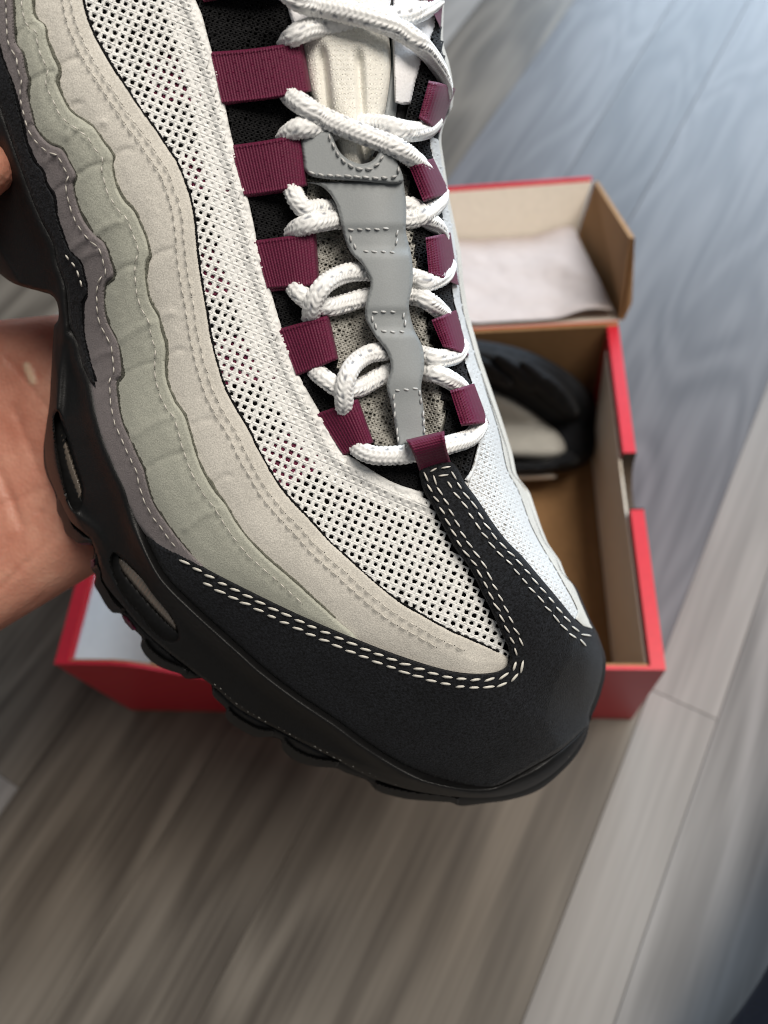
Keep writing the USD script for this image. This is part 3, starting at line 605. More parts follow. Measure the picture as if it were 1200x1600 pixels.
# ---- black knit of the lacing stays
EY = poly(sh(B4s, 3, 0), [(700, 732), (726, 745), (742, 716), (750, 670), (738, 610), (724, 560), (712, 480), (704, 420), (698, 360), (686, 262), (676, 215), (694, 185), (702, 145), (690, 40), (690, -100)], [(662, -330), (657, 60), (643, 120), (626, 200), (637, 282), (645, 380), (660, 470), (678, 560), (694, 640), (692, 690), (642, 710), (588, 696), (541, 603), (511, 502), (492, 402), (480, 300), (472, 220), (474, 130), (456, 30), (464, -330)])
EYB = EY.buffer(-1)
if EYB.geom_type != 'Polygon': EYB = max(EYB.geoms, key=lambda g: g.area)
netting('lacing_stay', EYB, .0002, 'knit', (7.4, 2.2), (-1.6, 6.8), lambda C, rng: np.where(rng.random(len(C)) < np.where(C[:, 1] < 180, .16, .03), .5, np.clip(.14 + .08 * rng.normal(size=len(C)), .04, .3)), hh=.00036, seed=21, n=12)

# ---- scuffed flecks along the sole's lower rim, lint on the nubuck
M['scuff'] = mat('pale_scuff', (0.36, 0.35, 0.32), var=.5, scale=900)
for a_, b_, yo, sd_ in ((330, 560, -3, 31), (560, 760, -4, 32), (630, 745, -6, 33), (780, 925, -9, 34)):
    g = outl[(outl[:, 0] > a_) & (outl[:, 0] < b_) & (outl[:, 1] > 1040)]
    stitch_line(sh(g, 1.5, yo), .0026, 4.0, 7, 1.5, m='scuff', tilt=0, jitter=1.1, lj=.6, name='scuff_flecks', seed=sd_, hgt=.0001)
g = MBs[(MBs[:, 0] > 775) & (MBs[:, 0] < 918)]
stitch_line(sh(g, 1, 3), .0022, 5.0, 5, 1.6, m='scuff', jitter=.8, lj=.6, name='scuff_flecks', seed=35, hgt=.0001)
# ---- tongue
TONG = poly(cr([(474, 270), (488, 300), (496, 372), (499, 445), (515, 500), (531, 562), (548, 610), (566, 650), (590, 694), (632, 704), (672, 690), (684, 650), (676, 600), (668, 560), (655, 500), (648, 440), (640, 380), (634, 290), (600, 262), (540, 258)], 3, True))
def tonghole(C, rng):
    r = rng.random(len(C)); return np.where(r < .16, .62, np.clip(.22 + .1 * rng.normal(size=len(C)), .05, .42))
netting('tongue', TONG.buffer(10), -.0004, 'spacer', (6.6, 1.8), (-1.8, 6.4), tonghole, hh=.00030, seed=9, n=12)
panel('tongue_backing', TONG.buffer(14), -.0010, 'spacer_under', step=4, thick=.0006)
SL = [(478, 285), (497, 289), (510, 297), (525, 319), (532, 345), (536, 364), (547, 393), (568, 416), (579, 441), (572, 472), (571, 497), (586, 525), (604, 549), (611, 574), (604, 603), (611, 632), (617, 665), (622, 700)]
SR = [(630, 281), (634, 310), (635, 337), (634, 360), (643, 400), (645, 440), (639, 479), (647, 514), (660, 542), (663, 574), (658, 605), (662, 640), (665, 692)]
STRIP = poly(cr(SL, 2.5), cr(SR, 2.5)[::-1])
def stripb(x, y, db):
    s = np.zeros_like(x)
    for yc, wd in ((375, 20), (503, 18), (650, 44)): s = np.maximum(s, np.exp(-((y - yc) / wd) ** 4))
    return -.0007 * s
strip = panel('tongue_strip', STRIP, .0032, 'strip', step=2.6, thick=.0016, edge=4, cut='strip_cut', bulge=stripb, depth=base_nt)
UP = poly(cr([(470, 222), (474, 250), (476, 266), (484, 274), (505, 279), (560, 283), (629, 284), (628, 270), (619, 250), (612, 225), (606, 205)], 2.5), cr([(594, 215), (592, 236), (583, 250), (566, 256), (548, 251), (533, 240), (523, 222), (518, 205)], 2.5), [(480, 205)])
panel('tongue_tab', UP, .0046, 'strip', step=2.6, thick=.0018, edge=4, cut='strip_cut', depth=base_nt)
def ring(pts, lift, m='thread_d', L=11, gap=3, w=3.2, closed=True):
    p = np.array(pts + ([pts[0]] if closed else []), float)
    for a_, b_ in zip(p[:-1], p[1:]):
        seg = resample(np.array([a_, b_]), 2.0)
        stitch_line(seg, lift, L, gap, w, m, tilt=10, depth=base_nt)
ring([(541, 359), (621, 357), (620, 394), (557, 392)], .0027)
ring([(579, 488), (629, 486), (635, 519), (589, 517)], .0027)
ring([(624, 694), (617, 655), (614, 610), (655, 607), (661, 640), (664, 690)], .0027, closed=False)
stitch_line(cr([(480, 268), (500, 272), (560, 276), (618, 275), (623, 268), (616, 252)], 2), .0049, 11, 3.2, 3.4, 'thread_d', tilt=8, depth=base_nt)
stitch_line(cr([(513, 208), (520, 226), (530, 243), (547, 258), (567, 264), (588, 258), (600, 240), (603, 226)], 2), .0049, 11, 3.2, 3.2, 'thread_d', tilt=8, depth=base_nt)
# white padded lining of the tongue, with two pressed grooves
LIN = poly(cr([(430, -300), (440, -60), (450, 20), (468, 70), (478, 110), (486, 150), (500, 185), (520, 215), (533, 250), (550, 266), (568, 264), (585, 238), (597, 196), (607, 140), (611, 95), (606, 40), (600, -60), (590, -300)], 3))
def linb(x, y, db):
    g = np.exp(-((x - (503 + .10 * (y - 80))) / 7) ** 2) * sstep((y - 62) / 30) + np.exp(-((x - (560 + .06 * (y - 80))) / 7) ** 2) * sstep((y - 68) / 30)
    rib = .00022 * np.sin((x - .12 * y) * 2 * np.pi / 5.2) * np.cos(y * 2 * np.pi / 5)
    return -.0020 * g + .0022 * sstep(db / 45) + rib
panel('tongue_lining', LIN, .0006, 'liner', step=2.0, thick=.003, edge=12, soft=.8, bulge=linb, depth=base_nt)
panel('tongue_fold', poly(cr([(440, -300), (448, 0), (456, 34), (472, 66), (520, 52), (580, 40), (606, 18), (608, -300)], 3)), .0026, 'liner_w', step=2.4, thick=.002, edge=9, soft=.6, depth=base_nt)
panel('tongue_side', poly(cr([(606, -300), (608, 20), (612, 90), (606, 150), (600, 205), (612, 215), (622, 170), (618, 100), (622, 30), (620, -300)], 3)), -.0016, 'strip', step=2.6, thick=.001, depth=base_nt)
panel('collar_lining', poly([(617, 160), (615, 100), (613, 55), (616, -100), (684, -100), (680, 40), (668, 74), (657, 100), (648, 135), (642, 163), (630, 164)]), .0010, 'liner_w', step=2.4, thick=.0015, edge=4, soft=.6, depth=base_nt)

# ---- maroon webbing loops
def webbing(TLc, TRc, BRc, BLc, lifts, bulge=.0010, roll=.0035, bow=(0, 0), pitch=4.5, tail=None, name='lace_loop', under=.0006, rollside=1, flip=False):
    TLc, TRc, BRc, BLc = [np.array(q, float) for q in (TLc, TRc, BRc, BLc)]
    LU = (np.linalg.norm(TRc - TLc) + np.linalg.norm(BRc - BLc)) / 2; LV = (np.linalg.norm(BLc - TLc) + np.linalg.norm(BRc - TRc)) / 2
    nu, nv = int(LU / 1.05) + 2, int(LV / 1.5) + 2
    u, v = np.meshgrid(np.linspace(0, 1, nu), np.linspace(0, 1, nv), indexing='ij')
    xy = (1 - v)[..., None] * ((1 - u)[..., None] * TLc + u[..., None] * TRc) + v[..., None] * ((1 - u)[..., None] * BLc + u[..., None] * BRc)
    # sides that belly out a little
    nrm = (TRc - TLc) / np.linalg.norm(TRc - TLc); per = np.array([-nrm[1], nrm[0]])
    xy = xy + (np.sin(np.pi * u) * ((1 - v) * bow[0] + v * bow[1]))[..., None] * per
    l0, l1 = lifts
    h = l0 + (l1 - l0) * sstep(u * 1.1) + bulge * np.sin(np.pi * np.clip(u, 0, 1)) 
    h = h - roll * np.clip((u - .93) / .07, 0, 1) ** 2.0
    U, V = u * LU, v * LV
    ribi = np.floor(U / pitch)
    h = h + .00012 * np.cos(2 * np.pi * U / pitch) + .00009 * np.cos(2 * np.pi * V / 4.2 + np.pi * ribi)
    h = h - .0005 * np.exp(-(np.minimum(V, LV - V) / 1.6) ** 2) + .0002 * np.exp(-((np.minimum(V, LV - V) - 4) / 2.) ** 2)
    x, y = xy[..., 0], xy[..., 1]
    # sit the band on a smoothed skin so it spans hollows
    d, k = slope(x, y, fn=base_nt)
    d = d.mean(1, keepdims=True) * .3 + d * .7
    dz = d - h * np.minimum(k, 1.5)
    vv = P(x, y, dz).reshape(-1, 3); vb = P(x, y, dz + under + .0004).reshape(-1, 3)
    i, j = np.meshgrid(np.arange(nu - 1), np.arange(nv - 1), indexing='ij'); a = (i * nv + j).ravel()
    f = np.vstack([np.stack([a, a + nv, a + 1], 1), np.stack([a + 1, a + nv, a + nv + 1], 1)])
    n = nu * nv
    bd = np.r_[np.arange(nv), (np.arange(1, nu) * nv + nv - 1), ((nu - 1) * nv + np.arange(nv - 2, -1, -1)), (np.arange(nu - 2, 0, -1) * nv)]
    b2 = np.roll(bd, -1)
    sk = np.vstack([np.stack([bd, b2, bd + n], 1), np.stack([b2, b2 + n, bd + n], 1)])
    return sp(name, np.vstack([vv, vb]), np.vstack([f, f[:, ::-1] + n, sk]), 'webbing', smooth=60)
# near side, top to bottom
webbing((296, -88), (452, -100), (458, -22), (318, 4), (.0012, .0042))
webbing((329, 81), (473, 63), (487, 143), (347, 163), (.0012, .0046), bow=(3, 3))
webbing((360, 227), (473, 207), (481, 290), (382, 307), (.0012, .0046), bow=(2, 2))
webbing((396, 376), (494, 363), (500, 446), (418, 452), (.0012, .0044))
webbing((435, 514), (514, 492), (529, 561), (464, 588), (.0012, .0044))
webbing((495, 646), (560, 623), (584, 691), (538, 712), (.0012, .0044))
# second ply of each band, seen just below it
webbing((349, 160), (452, 142), (450, 147), (349, 166), (.0006, .0016))
webbing((383, 303), (448, 285), (446, 301), (384, 309), (.0006, .0018))
webbing((419, 450), (470, 445), (468, 452), (420, 456), (.0006, .0016))
# tails under the netting
for q in [((222, 92), (335, 80), (352, 164), (240, 158)), ((282, 240), (364, 226), (384, 306), (300, 296)), ((305, 388), (400, 374), (420, 452), (318, 466)), ((334, 530), (438, 514), (466, 590), (352, 604)), ((398, 706), (497, 648), (540, 712), (440, 766))]:
    webbing(*q, (.0, .0002), bulge=0, roll=0, name='loop_tail')
# far side, top to bottom
webbing((652, -6), (694, -12), (688, 44), (672, 10), (.0046, .0060), bulge=.0016, roll=.003)
webbing((670, 126), (712, 139), (687, 208), (654, 185), (.0052, .0076), bulge=.0020, roll=.003, bow=(-2, 0))
webbing((639, 259), (677, 247), (703, 301), (662, 316), (.0048, .0070), bulge=.0020, roll=.003)
webbing((665, 371), (704, 363), (717, 446), (670, 428), (.0048, .0070), bulge=.0020, roll=.003)
webbing((674, 500), (713, 484), (733, 556), (692, 542), (.0048, .0070), bulge=.0020, roll=.003)
webbing((703, 610), (741, 599), (764, 661), (721, 666), (.0048, .0070), bulge=.0020, roll=.003)
# the loop at the foot of the throat runs lengthwise over the lowest lace
webbing((657, 742), (634, 687), (694, 673), (705, 724), (.0022, .0112), bulge=.0032, roll=.006, pitch=4.2, bow=(2, -2))

# ---- laces
def lace(pts, r=.00232, name='lace', ph=0.0, tuck=(1, 1)):
    a = np.array([(p[0], p[1], p[2]) for p in pts], float)
    c = cr(a * [1, 1, 12000], 2.2) / [1, 1, 12000]
    e0_, e1_ = [np.linalg.norm(c[:, :2] - q[:2], axis=1) for q in (c[0], c[-1])]
    c[:, 2] -= .0058 * (tuck[0] * np.exp(-(e0_ / 19) ** 2) + tuck[1] * np.exp(-(e1_ / 19) ** 2))
    d0 = base(c[:, 0], c[:, 1])
    # relax the skin under the lace so that it bridges hollows
    ker = np.ones(15) / 15; d0 = np.convolve(np.pad(d0, 7, 'edge'), ker, 'valid')
    w = P(c[:, 0], c[:, 1], d0 - c[:, 2])
    w = resample(w, .00028)
    for _ in range(3): w[1:-1] = .25 * w[:-2] + .5 * w[1:-1] + .25 * w[2:]
    n = len(w); s = np.r_[0, np.cumsum(np.linalg.norm(np.diff(w, axis=0), axis=1))]
    T = np.gradient(w, axis=0); T /= np.linalg.norm(T, axis=1, keepdims=True)
    U = np.cross(T, CF); U /= np.linalg.norm(U, axis=1, keepdims=True); W = np.cross(T, U)
    K = 40; th = np.arange(K) / K * 2 * np.pi
    S, TH = np.meshgrid(s, th, indexing='ij')
    # braid: herringbone columns of plaited yarn with tracer flecks between two of them
    tw = TH + .30 * np.sin(S / .03 + ph) + ph
    nc = 10
    cpos = tw * nc / (2 * np.pi); m_ = np.floor(cpos); lc = cpos - m_
    phs = S / .00125 + np.where(m_ % 2 == 0, lc, 1 - lc) * .9
    hgt = np.abs(np.sin(np.pi * phs)) ** .55 * (np.sin(np.pi * lc)) ** .35
    col = np.abs((tw / (2 * np.pi / 3)) % 1 - .5)
    fl = sstep((.085 - col) / .03) * sstep((np.cos(2 * np.pi * S / .0036 + 2.1 * np.floor(tw / (2 * np.pi / 3))) - .35) / .4)
    rad = r * (1 + .045 * (fbm(np.stack([s / .006, 0 * s, 0 * s + ph], 1), 2, 4) - .5))[:, None] + .00058 * (hgt - .7) - .00012 * fl
    v = w[:, None] + rad[..., None] * (np.cos(TH)[..., None] * U[:, None] + np.sin(TH)[..., None] * W[:, None] * .92)
    i, k = np.meshgrid(np.arange(n - 1), np.arange(K), indexing='ij'); a_ = (i * K + k).ravel(); b_ = (i * K + (k + 1) % K).ravel()
    f = np.vstack([np.stack([a_, a_ + K, b_], 1), np.stack([b_, a_ + K, b_ + K], 1)])
    vv = np.vstack([v.reshape(-1, 3), w[:1], w[-1:]]); e0 = np.arange(K); e1 = (n - 1) * K + e0
    f = np.vstack([f, np.stack([e0, (e0 + 1) % K, np.full(K, n * K)], 1), np.stack([(n - 1) * K + (e0 + 1) % K, e1, np.full(K, n * K + 1)], 1)])
    pr = sp(name, vv, f, 'lace', smooth=True)
    fprim(pr, 'fleck', np.r_[np.clip(fl, 0, 1).ravel(), 0, 0])
hi, md, lw = .0085, .0050, .0030
lace([(430, -30, .010), (468, 2, .0100), (512, 12, .0108), (562, 24, .0112), (600, 36, .0112), (637, 54, .0100), (667, 80, .0080), (686, 109, .0066), (694, 134, .0048), (694, 150, .002)], ph=.2, tuck=(0, 1))
lace([(440, 85, .0015), (450, 66, .0040), (466, 52, .0064), (490, 44, .0074), (520, 40, .0072), (560, 34, .0066), (600, 28, .0068), (637, 24, .0066), (664, 14, .0050), (682, 0, .002)], ph=1.1)
lace([(440, 130, .0015), (454, 150, .0040), (476, 166, .0066), (510, 186, .0090), (547, 202, .0096), (585, 217, .0094), (622, 232, .0080), (650, 252, .0062), (664, 268, .0040), (670, 280, .001)], ph=2.3)
lace([(436, 232, .0014), (450, 211, .0038), (470, 200, .0056), (497, 202, .0056), (522, 204, .0052), (545, 201, .0048), (567, 194, .0056), (600, 196, .0066), (637, 205, .0064), (664, 203, .0050), (680, 190, .002)], ph=3.0)
lace([(450, 272, .0012), (456, 292, .0036), (464, 312, .0050), (478, 328, .0046), (500, 326, .0026), (530, 328, .0022), (580, 330, .0022), (640, 322, .0004), (664, 340, .0044), (684, 356, .0040), (690, 374, .0018)], ph=.7)
lace([(448, 376, .0012), (462, 360, .0040), (482, 350, .0058), (510, 345, .0056), (530, 343, .0036), (590, 342, .0022), (640, 343, .0006), (664, 334, .0054), (684, 318, .0052), (690, 300, .002)], ph=1.7)
lace([(452, 430, .0012), (460, 448, .0036), (473, 463, .0046), (490, 473, .0036), (516, 479, .0030), (540, 474, .0026), (572, 465, .0020), (610, 462, .0022), (646, 463, .0004), (671, 472, .0058), (690, 488, .0050), (700, 506, .002)], ph=2.6)
lace([(482, 512, .0012), (486, 492, .0044), (492, 466, .0066), (508, 444, .0068), (534, 429, .0060), (566, 424, .0036), (610, 428, .0022), (646, 434, .0004), (671, 440, .0060), (692, 432, .0052), (702, 414, .002)], ph=3.8)
lace([(488, 566, .0012), (494, 580, .0036), (512, 595, .0046), (530, 606, .0036), (560, 606, .0030), (584, 594, .0028), (608, 582, .0020), (640, 578, .0012), (664, 581, .0008), (692, 588, .0058), (716, 602, .0052), (728, 620, .002)], ph=.4)
lace([(536, 660, .0012), (538, 636, .0046), (538, 604, .0068), (549, 575, .0070), (572, 555, .0060), (600, 549, .0038), (630, 548, .0012), (662, 555, .0008), (688, 560, .0060), (710, 556, .0052), (722, 540, .002)], ph=1.4)
lace([(546, 684, .0012), (560, 701, .0038), (583, 711, .0056), (625, 711, .0060), (653, 706, .0058), (680, 701, .0056), (708, 693, .0054), (734, 684, .0050), (748, 668, .0040), (744, 646, .001)], ph=2.2)

# ------------------------------------------------------------------ shoebox
BA = np.array([0.96468042, -0.26342302, 0]); BB = np.array([0.26342302, 0.96468042, 0]); BC = np.array([0.12298975, 0.09212971, 0]); BZ = np.array([0, 0, 1.])
BL, BW, BH = .3448, .2429, .1088
box = xf('shoebox', BC, label='open red shoebox with brown inside standing on the plank floor', cat='shoebox')
def bpt(u, v, z): return BC - BL * BA + u * BA + v * BB + z * BZ            # u along the long side from the left, v away from us
def bp(name, v, f, m, smooth=False, parent=None, **kw): return put(parent or box, name, v, f, m, smooth=smooth, org=BC, **kw)
def prism(outline, to3, off):
    """extrudes a flat outline; to3 maps 2-D to 3-D, off is the thickness vector"""
    g = Polygon(outline); v2, f2 = trimesh.creation.triangulate_polygon(g, engine='earcut') if False else _tri(g)
    a = np.array([to3(*q) for q in v2]); b = a + off
    n = len(a)
    ring_ = np.arange(len(outline)); r2 = np.roll(ring_, -1)
    f = [f2, f2[:, ::-1] + n, np.stack([ring_, r2, ring_ + n], 1), np.stack([r2, r2 + n, ring_ + n], 1)]
    return np.vstack([a, b]), np.vstack(f)
def _tri(g):
    c = np.array(g.exterior.coords)[:-1]
    import manifold3d as m3
    cc = c if g.exterior.is_ccw else c[::-1]
    t = m3.triangulate([cc.astype(np.float64)])
    t = np.array(t)
    if not g.exterior.is_ccw: t = len(c) - 1 - t
    return c, t
rw = .0075
# bottom
v, f = prism([(0, 0), (BL, 0), (BL, BW), (0, BW)], lambda u, w: bpt(u, w, .001), BZ * .002); bp('bottom_panel', v, f, 'brown_card')
# near wall with its dip
dip = lambda u: BH - .030 * (sstep((u - .035) / .06) - sstep((u - (BL - .125)) / .07))
top = [(u, float(dip(u))) for u in np.linspace(0, BL, 40)]
v, f = prism([(0, 0.0), (BL, 0.0)] + top[::-1], lambda u, z: bpt(u, 0, z), BB * .0022); bp('front_wall', v, f, 'red')
v, f = prism([(rw, 0.004), (BL - rw, 0.004)] + [(u, z - .0008) for u, z in top[::-1][1:-1]], lambda u, z: bpt(u, .0024, z), BB * .0012); bp('front_lining', v, f, 'brown_card')
v, f = prism([(0, 0.0), (BL, 0.0), (BL, BH), (0, BH)], lambda u, z: bpt(u, BW - .003, z), BB * .003); bp('back_wall', v, f, 'brown_card')
v, f = prism([(0, 0.0), (BL, 0.0), (BL, BH), (0, BH)], lambda u, z: bpt(u, BW + .0002, z), BB * .001); bp('back_cover', v, f, 'red')
def endwall(u0, s, liner):
    hole = [(BW * .48 + .020 * math.cos(t), BH - .026 * math.sin(t) ** .6) for t in np.linspace(math.pi, 0, 17)]
    o = [(0.0022, 0), (BW - .003, 0), (BW - .003, BH)] + hole[::-1] + [(0.0022, BH)]
    v, f = prism(o, lambda w, z: bpt(u0, w, z), BA * rw * s)
    e = bp('end_wall', v, f, 'red')
    o = [(0.006, .004), (BW - .04, .004), (BW - .018, BH - .008)] + [(0.004, BH - .006)]
    v, f = prism(o, lambda w, z: bpt(u0 + rw * s + .0004 * s, w, z), BA * .0012 * s + 0 * BZ); bp('end_lining', v, f, liner)
    hc = [(BW * .48 + .0194 * math.cos(t), BH + .0004 - .0254 * abs(math.sin(t)) ** .6) for t in np.linspace(math.pi, 0, 17)]
    a_ = np.array([bpt(u0 - .0003 * s, *q) for q in hc]); b_ = np.array([bpt(u0 + (rw + .0003) * s, *q) for q in hc]); i_ = np.arange(16)
    bp('notch_edge', np.vstack([a_, b_]), np.vstack([np.stack([i_, i_ + 1, i_ + 17], 1), np.stack([i_ + 1, i_ + 18, i_ + 17], 1)]), 'notch', parent=e)
    v = np.array([bpt(u0 + rw * s * .5, BW * .5 + .0168 * math.cos(t), BH - .001 - .0185 * abs(math.sin(t)) ** .6) for t in np.linspace(math.pi, 0, 17)])
endwall(BL, -1, 'beige_card'); endwall(0, 1, 'white_card')
# lid, hinged along the back and fallen behind the box
PHI = .38; hinge = bpt(BL, BW + .0014, BH)
LE = math.cos(PHI) * BB - math.sin(PHI) * BZ; LN = math.sin(PHI) * BB + math.cos(PHI) * BZ
q0 = onplane(968, 500, hinge, LN); q1 = onplane(902, 368, hinge, LN); q2 = q1 - BA * .30; q3 = q0 - BA * (BL + .003)
lid = bp('lid', *(lambda o: (np.vstack([o, o - LN * .002]), np.array([[0, 1, 2], [0, 2, 3], [4, 6, 5], [4, 7, 6], [0, 4, 5], [0, 5, 1], [1, 5, 6], [1, 6, 2], [2, 6, 7], [2, 7, 3], [3, 7, 4], [3, 4, 0]])))(np.array([q0, q1, q2, q3])), 'beige_card')
def slab(pts, off): 
    o = np.array(pts); n = len(o); f = [[0, i, i + 1] for i in range(1, n - 1)]; f = f + [[n + a for a in t[::-1]] for t in f]
    for i in range(n): j = (i + 1) % n; f += [[i, j, n + i], [j, n + j, n + i]]
    return np.vstack([o, o + off]), np.array(f)
farlip = onplane(925, 284, q1 + LE * .012, LE * .97 + LN * .0)          # where the far lip's corner stands
lipn = farlip - q1
v, f = slab([q1 + LN * .0005, q2 + LN * .0005, q2 + lipn, q1 + lipn], LE * .0016); bp('lid_lip_lining', v, f, 'beige_card', parent=lid)
v, f = slab([q1 + LE * .002 - LN * .002, q2 + LE * .002 - LN * .002, q2 + lipn + LE * .002 + LN * .003, q1 + lipn + LE * .002 + LN * .003], LE * .003); bp('lid_lip', v, f, 'red', parent=lid)
mid_ = onplane(984, 372, q0 * .45 + q1 * .55 + LN * .036 + BA * .010, np.cross(LE, LN) * .9 + LN * .25)
v, f = slab([q0, q1, q1 + lipn + BA * .002, mid_, q0 + LN * .012 + BA * .004], BA * .003 - LN * .0); bp('lid_side', v, f, 'brown_card', parent=lid)
ql = q3; mm = mid_ - (q0 - q3)
v, f = slab([q3, q2, q2 + lipn - BA * .002, q3 * .45 + q2 * .55 + LN * .036 - BA * .01, q3 + LN * .012], -BA * .003); bp('lid_side', v, f, 'brown_card', parent=lid)
# a pale sheet of tissue lying in the lid
nu, nv = 70, 40
U, V = np.meshgrid(np.linspace(.012, .985, nu), np.linspace(-.005, .99, nv), indexing='ij')
a0 = q3[None, None] * (1 - U)[..., None] + q0[None, None] * U[..., None]; a1 = q2[None, None] * (1 - U)[..., None] + q1[None, None] * U[..., None]
hh = .003 + .007 * (fbm(np.stack([U * 9 + V * 1.5, V * 2.2, 0 * U], -1), 3, 11) - .4) + .006 * sstep((U - .86) / .1)
S3 = a0 * (1 - V)[..., None] + a1 * V[..., None] + np.maximum(hh, .001)[..., None] * LN
i, j = np.meshgrid(np.arange(nu - 1), np.arange(nv - 1), indexing='ij'); a = (i * nv + j).ravel()
tf = np.vstack([np.stack([a, a + nv, a + 1], 1), np.stack([a + 1, a + nv, a + nv + 1], 1)])
to = S3.reshape(-1, 3).mean(0)
ts = put(None, 'tissue_sheet', np.vstack([S3.reshape(-1, 3)]), tf, 'tissue', smooth=True, label='pale pinkish white tissue sheet lying in the open box lid', cat='tissue paper')

# ------------------------------------------------------------------ the other shoe in the box
def blob(name, pts, d0, height, m, parent, org, R=60, step=7, power=.5, lift=0.0, rough=.006):
    pg = Polygon(cr(pts, 4, True)).buffer(0)
    p, t, nb = tri_poly(pg, step); db = cKDTree(p[:nb]).query(p)[0]
    u = np.clip(db / R, 0, 1); h = height * np.sqrt(np.clip(1 - (1 - u) ** 2, 0, 1)) + lift
    h = h + rough * (fbm(np.stack([p[:, 0], p[:, 1], 0 * p[:, 0]], 1) / 28., 3, 6) - .5) * u
    v = P(p[:, 0], p[:, 1], d0(p[:, 0], p[:, 1]) - h); vb = P(p[:, 0], p[:, 1], d0(p[:, 0], p[:, 1]) + .004)
    be = border_edges(t); n = len(p)
    f = np.vstack([t, t[:, ::-1] + n, np.stack([be[:, 1], be[:, 0], be[:, 0] + n], 1), np.stack([be[:, 1], be[:, 0] + n, be[:, 1] + n], 1)])
    return put(parent, name, np.vstack([v, vb]), f, m, smooth=50, org=org)
def in_box(zz):
    fl = floor_d(zz)
    def g(x, y):
        p0 = BC + BB * (BW - .016); r = ((np.asarray(x, float) - 600) / FPX)[..., None] * CR + ((np.asarray(y, float) - 800) / FPX)[..., None] * CD + CF
        w = np.dot(p0 - CAM, BB) / (r @ BB)
        return np.minimum(fl(x, y), w)
    return g
def floor_d(zz):
    return lambda x, y: (zz - HCAM) / ((np.asarray(x, float) - 600) / FPX * CR[2] + (np.asarray(y, float) - 800) / FPX * CD[2] + CF[2])
o2 = bpt(.26, .15, .003)
s2 = xf('boxed_sneaker', o2, label='second black sneaker with pale mesh lying inside the red box', cat='sneaker')
fd = in_box(.014)
blob('sole', [(560, 540), (640, 528), (735, 530), (835, 552), (905, 596), (938, 648), (936, 700), (900, 732), (840, 736), (760, 728), (640, 740), (560, 720)], fd, .034, 'nubuck', s2, o2, R=60)
blob('mesh_panel', [(640, 600), (742, 600), (790, 618), (840, 650), (878, 684), (884, 706), (860, 718), (800, 716), (740, 712), (640, 712)], fd, .010, 'spacer', s2, o2, R=26, lift=.034)
blob('toe_strap', [(700, 716), (790, 722), (850, 720), (890, 705), (905, 722), (860, 736), (800, 738), (700, 736)], fd, .010, 'nubuck', s2, o2, R=10, lift=.034)
blob('lace_bulk', [(700, 550), (760, 546), (830, 566), (890, 610), (905, 650), (880, 660), (820, 620), (760, 590), (700, 585)], fd, .010, 'knit', s2, o2, R=24, lift=.032, rough=.014)
for k_, (ax, ay, bx, by) in enumerate(((735, 560, 800, 600), (775, 556, 838, 606), (815, 566, 872, 626), (850, 590, 898, 648))):
    t_ = np.array([bx - ax, by - ay], float); t_ /= np.linalg.norm(t_); n_ = np.array([-t_[1], t_[0]]) * 7
    blob('lace_loop', [(ax - n_[0], ay - n_[1]), (bx - n_[0], by - n_[1]), (bx + n_[0], by + n_[1]), (ax + n_[0], ay + n_[1])], fd, .006, 'nubuck', s2, o2, R=7, lift=.044, step=4)
bs = blob('edge_trim', [(740, 736), (800, 739), (860, 737), (870, 745), (800, 750), (740, 748)], floor_d(.03), .004, 'beige_card', s2, o2, R=6, step=4)

# ------------------------------------------------------------------ the holding hand
def hull_chain(pts, man=None):
    for (a, ra), (b, rb) in zip(pts[:-1], pts[1:]):
        s = [manifold3d.Manifold.sphere(float(r), 24).translate([float(q) for q in c]) for c, r in ((a, ra), (b, rb))]
        h = manifold3d.Manifold.batch_hull(s); man = h if man is None else man + h
    return man
def pj(x, y, d): return P(np.array(float(x)), np.array(float(y)), np.array(float(d)))
def slabhull(pts):
    return manifold3d.Manifold.batch_hull([manifold3d.Manifold.sphere(float(r), 24).translate([float(q) for q in c]) for c, r in pts])
palm = slabhull([(pj(-150, 590, .262), .0165), (pj(100, 566, .262), .0165), (pj(180, 640, .268), .013), (pj(190, 770, .268), .013), (pj(122, 826, .262), .0165), (pj(-150, 992, .264), .0165)])
wrist = slabhull([(pj(-150, 600, .262), .0165), (pj(-150, 985, .264), .0165), (pj(-420, 760, .275), .022), (pj(-400, 1060, .275), .022)])
fore = slabhull([(pj(-420, 760, .275), .022), (pj(-400, 1060, .275), .022), (pj(-1100, 1250, .36), .030), (pj(-1000, 1600, .36), .030)])
hand = palm + wrist + fore
for i, (y0, L_) in enumerate(((600, .9), (665, 1.0), (735, .96), (800, .8))):
    hand = hull_chain([(pj(150, y0 + (700 - y0) * .15, .270), .0100), (pj(150 + 200 * L_, y0 - 10, .296), .0092), (pj(150 + 380 * L_, y0 - 25, .306), .0085), (pj(150 + 520 * L_, y0 - 35, .300), .0078)], hand)
dt = float(base(np.array(-20.), np.array(262.)))
hand = hull_chain([(pj(-150, 640, .262), .0165), (pj(-330, 560, .256), .0155), (pj(-380, 430, .236), .0120), (pj(-210, 330, dt - .001), .0098), (pj(-90, 285, dt - .0085), .0090), (pj(-28, 262, dt - .0095), .0074)], hand)
hand = hand.refine_to_length(.0042)
hm = hand.to_mesh(); tm = trimesh.Trimesh(hm.vert_properties[:, :3], hm.tri_verts)
trimesh.smoothing.filter_taubin(tm, iterations=26)
hv = np.array(tm.vertices); nn_ = np.array(tm.vertex_normals)
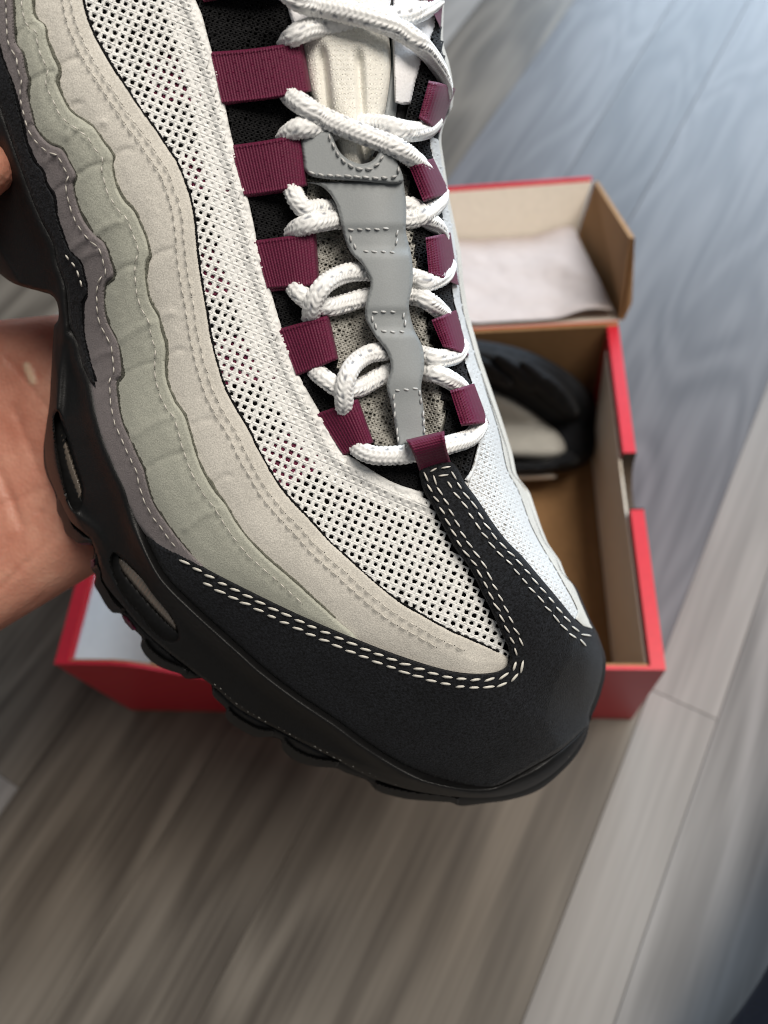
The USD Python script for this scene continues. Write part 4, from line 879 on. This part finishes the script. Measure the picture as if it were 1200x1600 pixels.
# creases of the wrist and heel of the hand, and a pale callus
def px(v):
    q = v - CAM; z = q @ CF; return 600 + FPX * (q @ CR) / z, 800 + FPX * (q @ CD) / z
tm2 = trimesh.Trimesh(hv, tm.faces)
front = (nn_ @ CF) < 0
def refine_local(v, f):
    X, Y = px(v); c = np.stack([X[f].mean(1), Y[f].mean(1)], 1)
    sel = np.where((c[:, 0] > -90) & (c[:, 0] < 220) & (c[:, 1] > 180) & (c[:, 1] < 1080))[0]
    return trimesh.remesh.subdivide(v, f, face_index=sel)
hv, hf = refine_local(hv, np.array(tm.faces)); hv, hf = refine_local(hv, hf)
tm2 = trimesh.Trimesh(hv, hf, process=False); nn_ = np.array(tm2.vertex_normals)
X, Y = px(hv); facing = np.clip(-(nn_ @ CF), 0, 1)
def line_d(ax, ay, bx, by):
    s = np.array([bx - ax, by - ay], float); L = np.linalg.norm(s); s /= L; t = np.clip((X - ax) * s[0] + (Y - ay) * s[1], 0, L)
    return np.hypot(X - ax - t * s[0], Y - ay - t * s[1])
disp = np.zeros(len(hv))
for (ax, ay, bx, by, am, sg) in ((-40, 960, 40, 880, -.0004, 6), (40, 880, 130, 800, -.0003, 6), (-30, 900, 60, 800, -.0006, 5), (60, 800, 100, 700, -.0005, 6), (20, 640, 60, 740, -.0005, 7), (-20, 700, 30, 820, -.0008, 8), (10, 560, 78, 640, -.0004, 5), (-30, 800, 80, 760, -.0005, 5), (0, 985, 70, 930, -.0006, 5)):
    disp += am * np.exp(-(line_d(ax, ay, bx, by) / sg) ** 2)
cal = np.exp(-(line_d(42, 572, 52, 596) / 6.5) ** 4)
disp += .0006 * cal + .0008 * (fbm(np.stack([X, Y, 0 * X], 1) / 60., 3, 8) - .5)
disp += .0022 * np.exp(-(((X - 90) / 60) ** 2 + ((Y - 640) / 70) ** 2)) - .0016 * np.exp(-(((X - 20) / 60) ** 2 + ((Y - 690) / 120) ** 2))
hv = hv + nn_ * (disp * facing)[:, None]
ho = pj(-100, 760, .27)
person = xf('person', ho, label='bare hand and wrist gripping the sneaker from behind its sole', cat='person')
hp = put(person, 'hand', hv, hf, 'skin', smooth=True, org=ho)
fprim(hp, 'callus', cal * (facing > .3))
tn = slabhull([(pj(-42, 252, dt - .0165), .0042), (pj(-62, 268, dt - .0165), .0042), (pj(-90, 276, dt - .0170), .0036)])
tnm = tn.to_mesh(); put(person, 'thumbnail', tnm.vert_properties[:, :3], tnm.tri_verts, 'skin', smooth=True, org=ho)

# ------------------------------------------------------------------ dark trouser leg at the lower edge
e_ = np.array([.54, -.84]); c_ = np.array([1165, 1545]) + np.array([.84, .54]) * 268
lg = [(pj(*(c_ + e_ * 700), .335), .060), (pj(*c_, .325), .0580), (pj(*(c_ - e_ * 500), .31), .056)]
lm = hull_chain(lg).refine_to_length(.012).to_mesh(); lt = trimesh.Trimesh(lm.vert_properties[:, :3], lm.tri_verts); trimesh.smoothing.filter_taubin(lt, iterations=8)
lv = np.array(lt.vertices) + np.array(lt.vertex_normals) * (.006 * (fbm(np.array(lt.vertices) * 22, 3, 2) - .5))[:, None]
put(None, 'trouser_leg', lv, np.array(lt.faces), 'cloth', smooth=True, label='dark navy trouser leg at the bottom corner of the floor', cat='trousers')
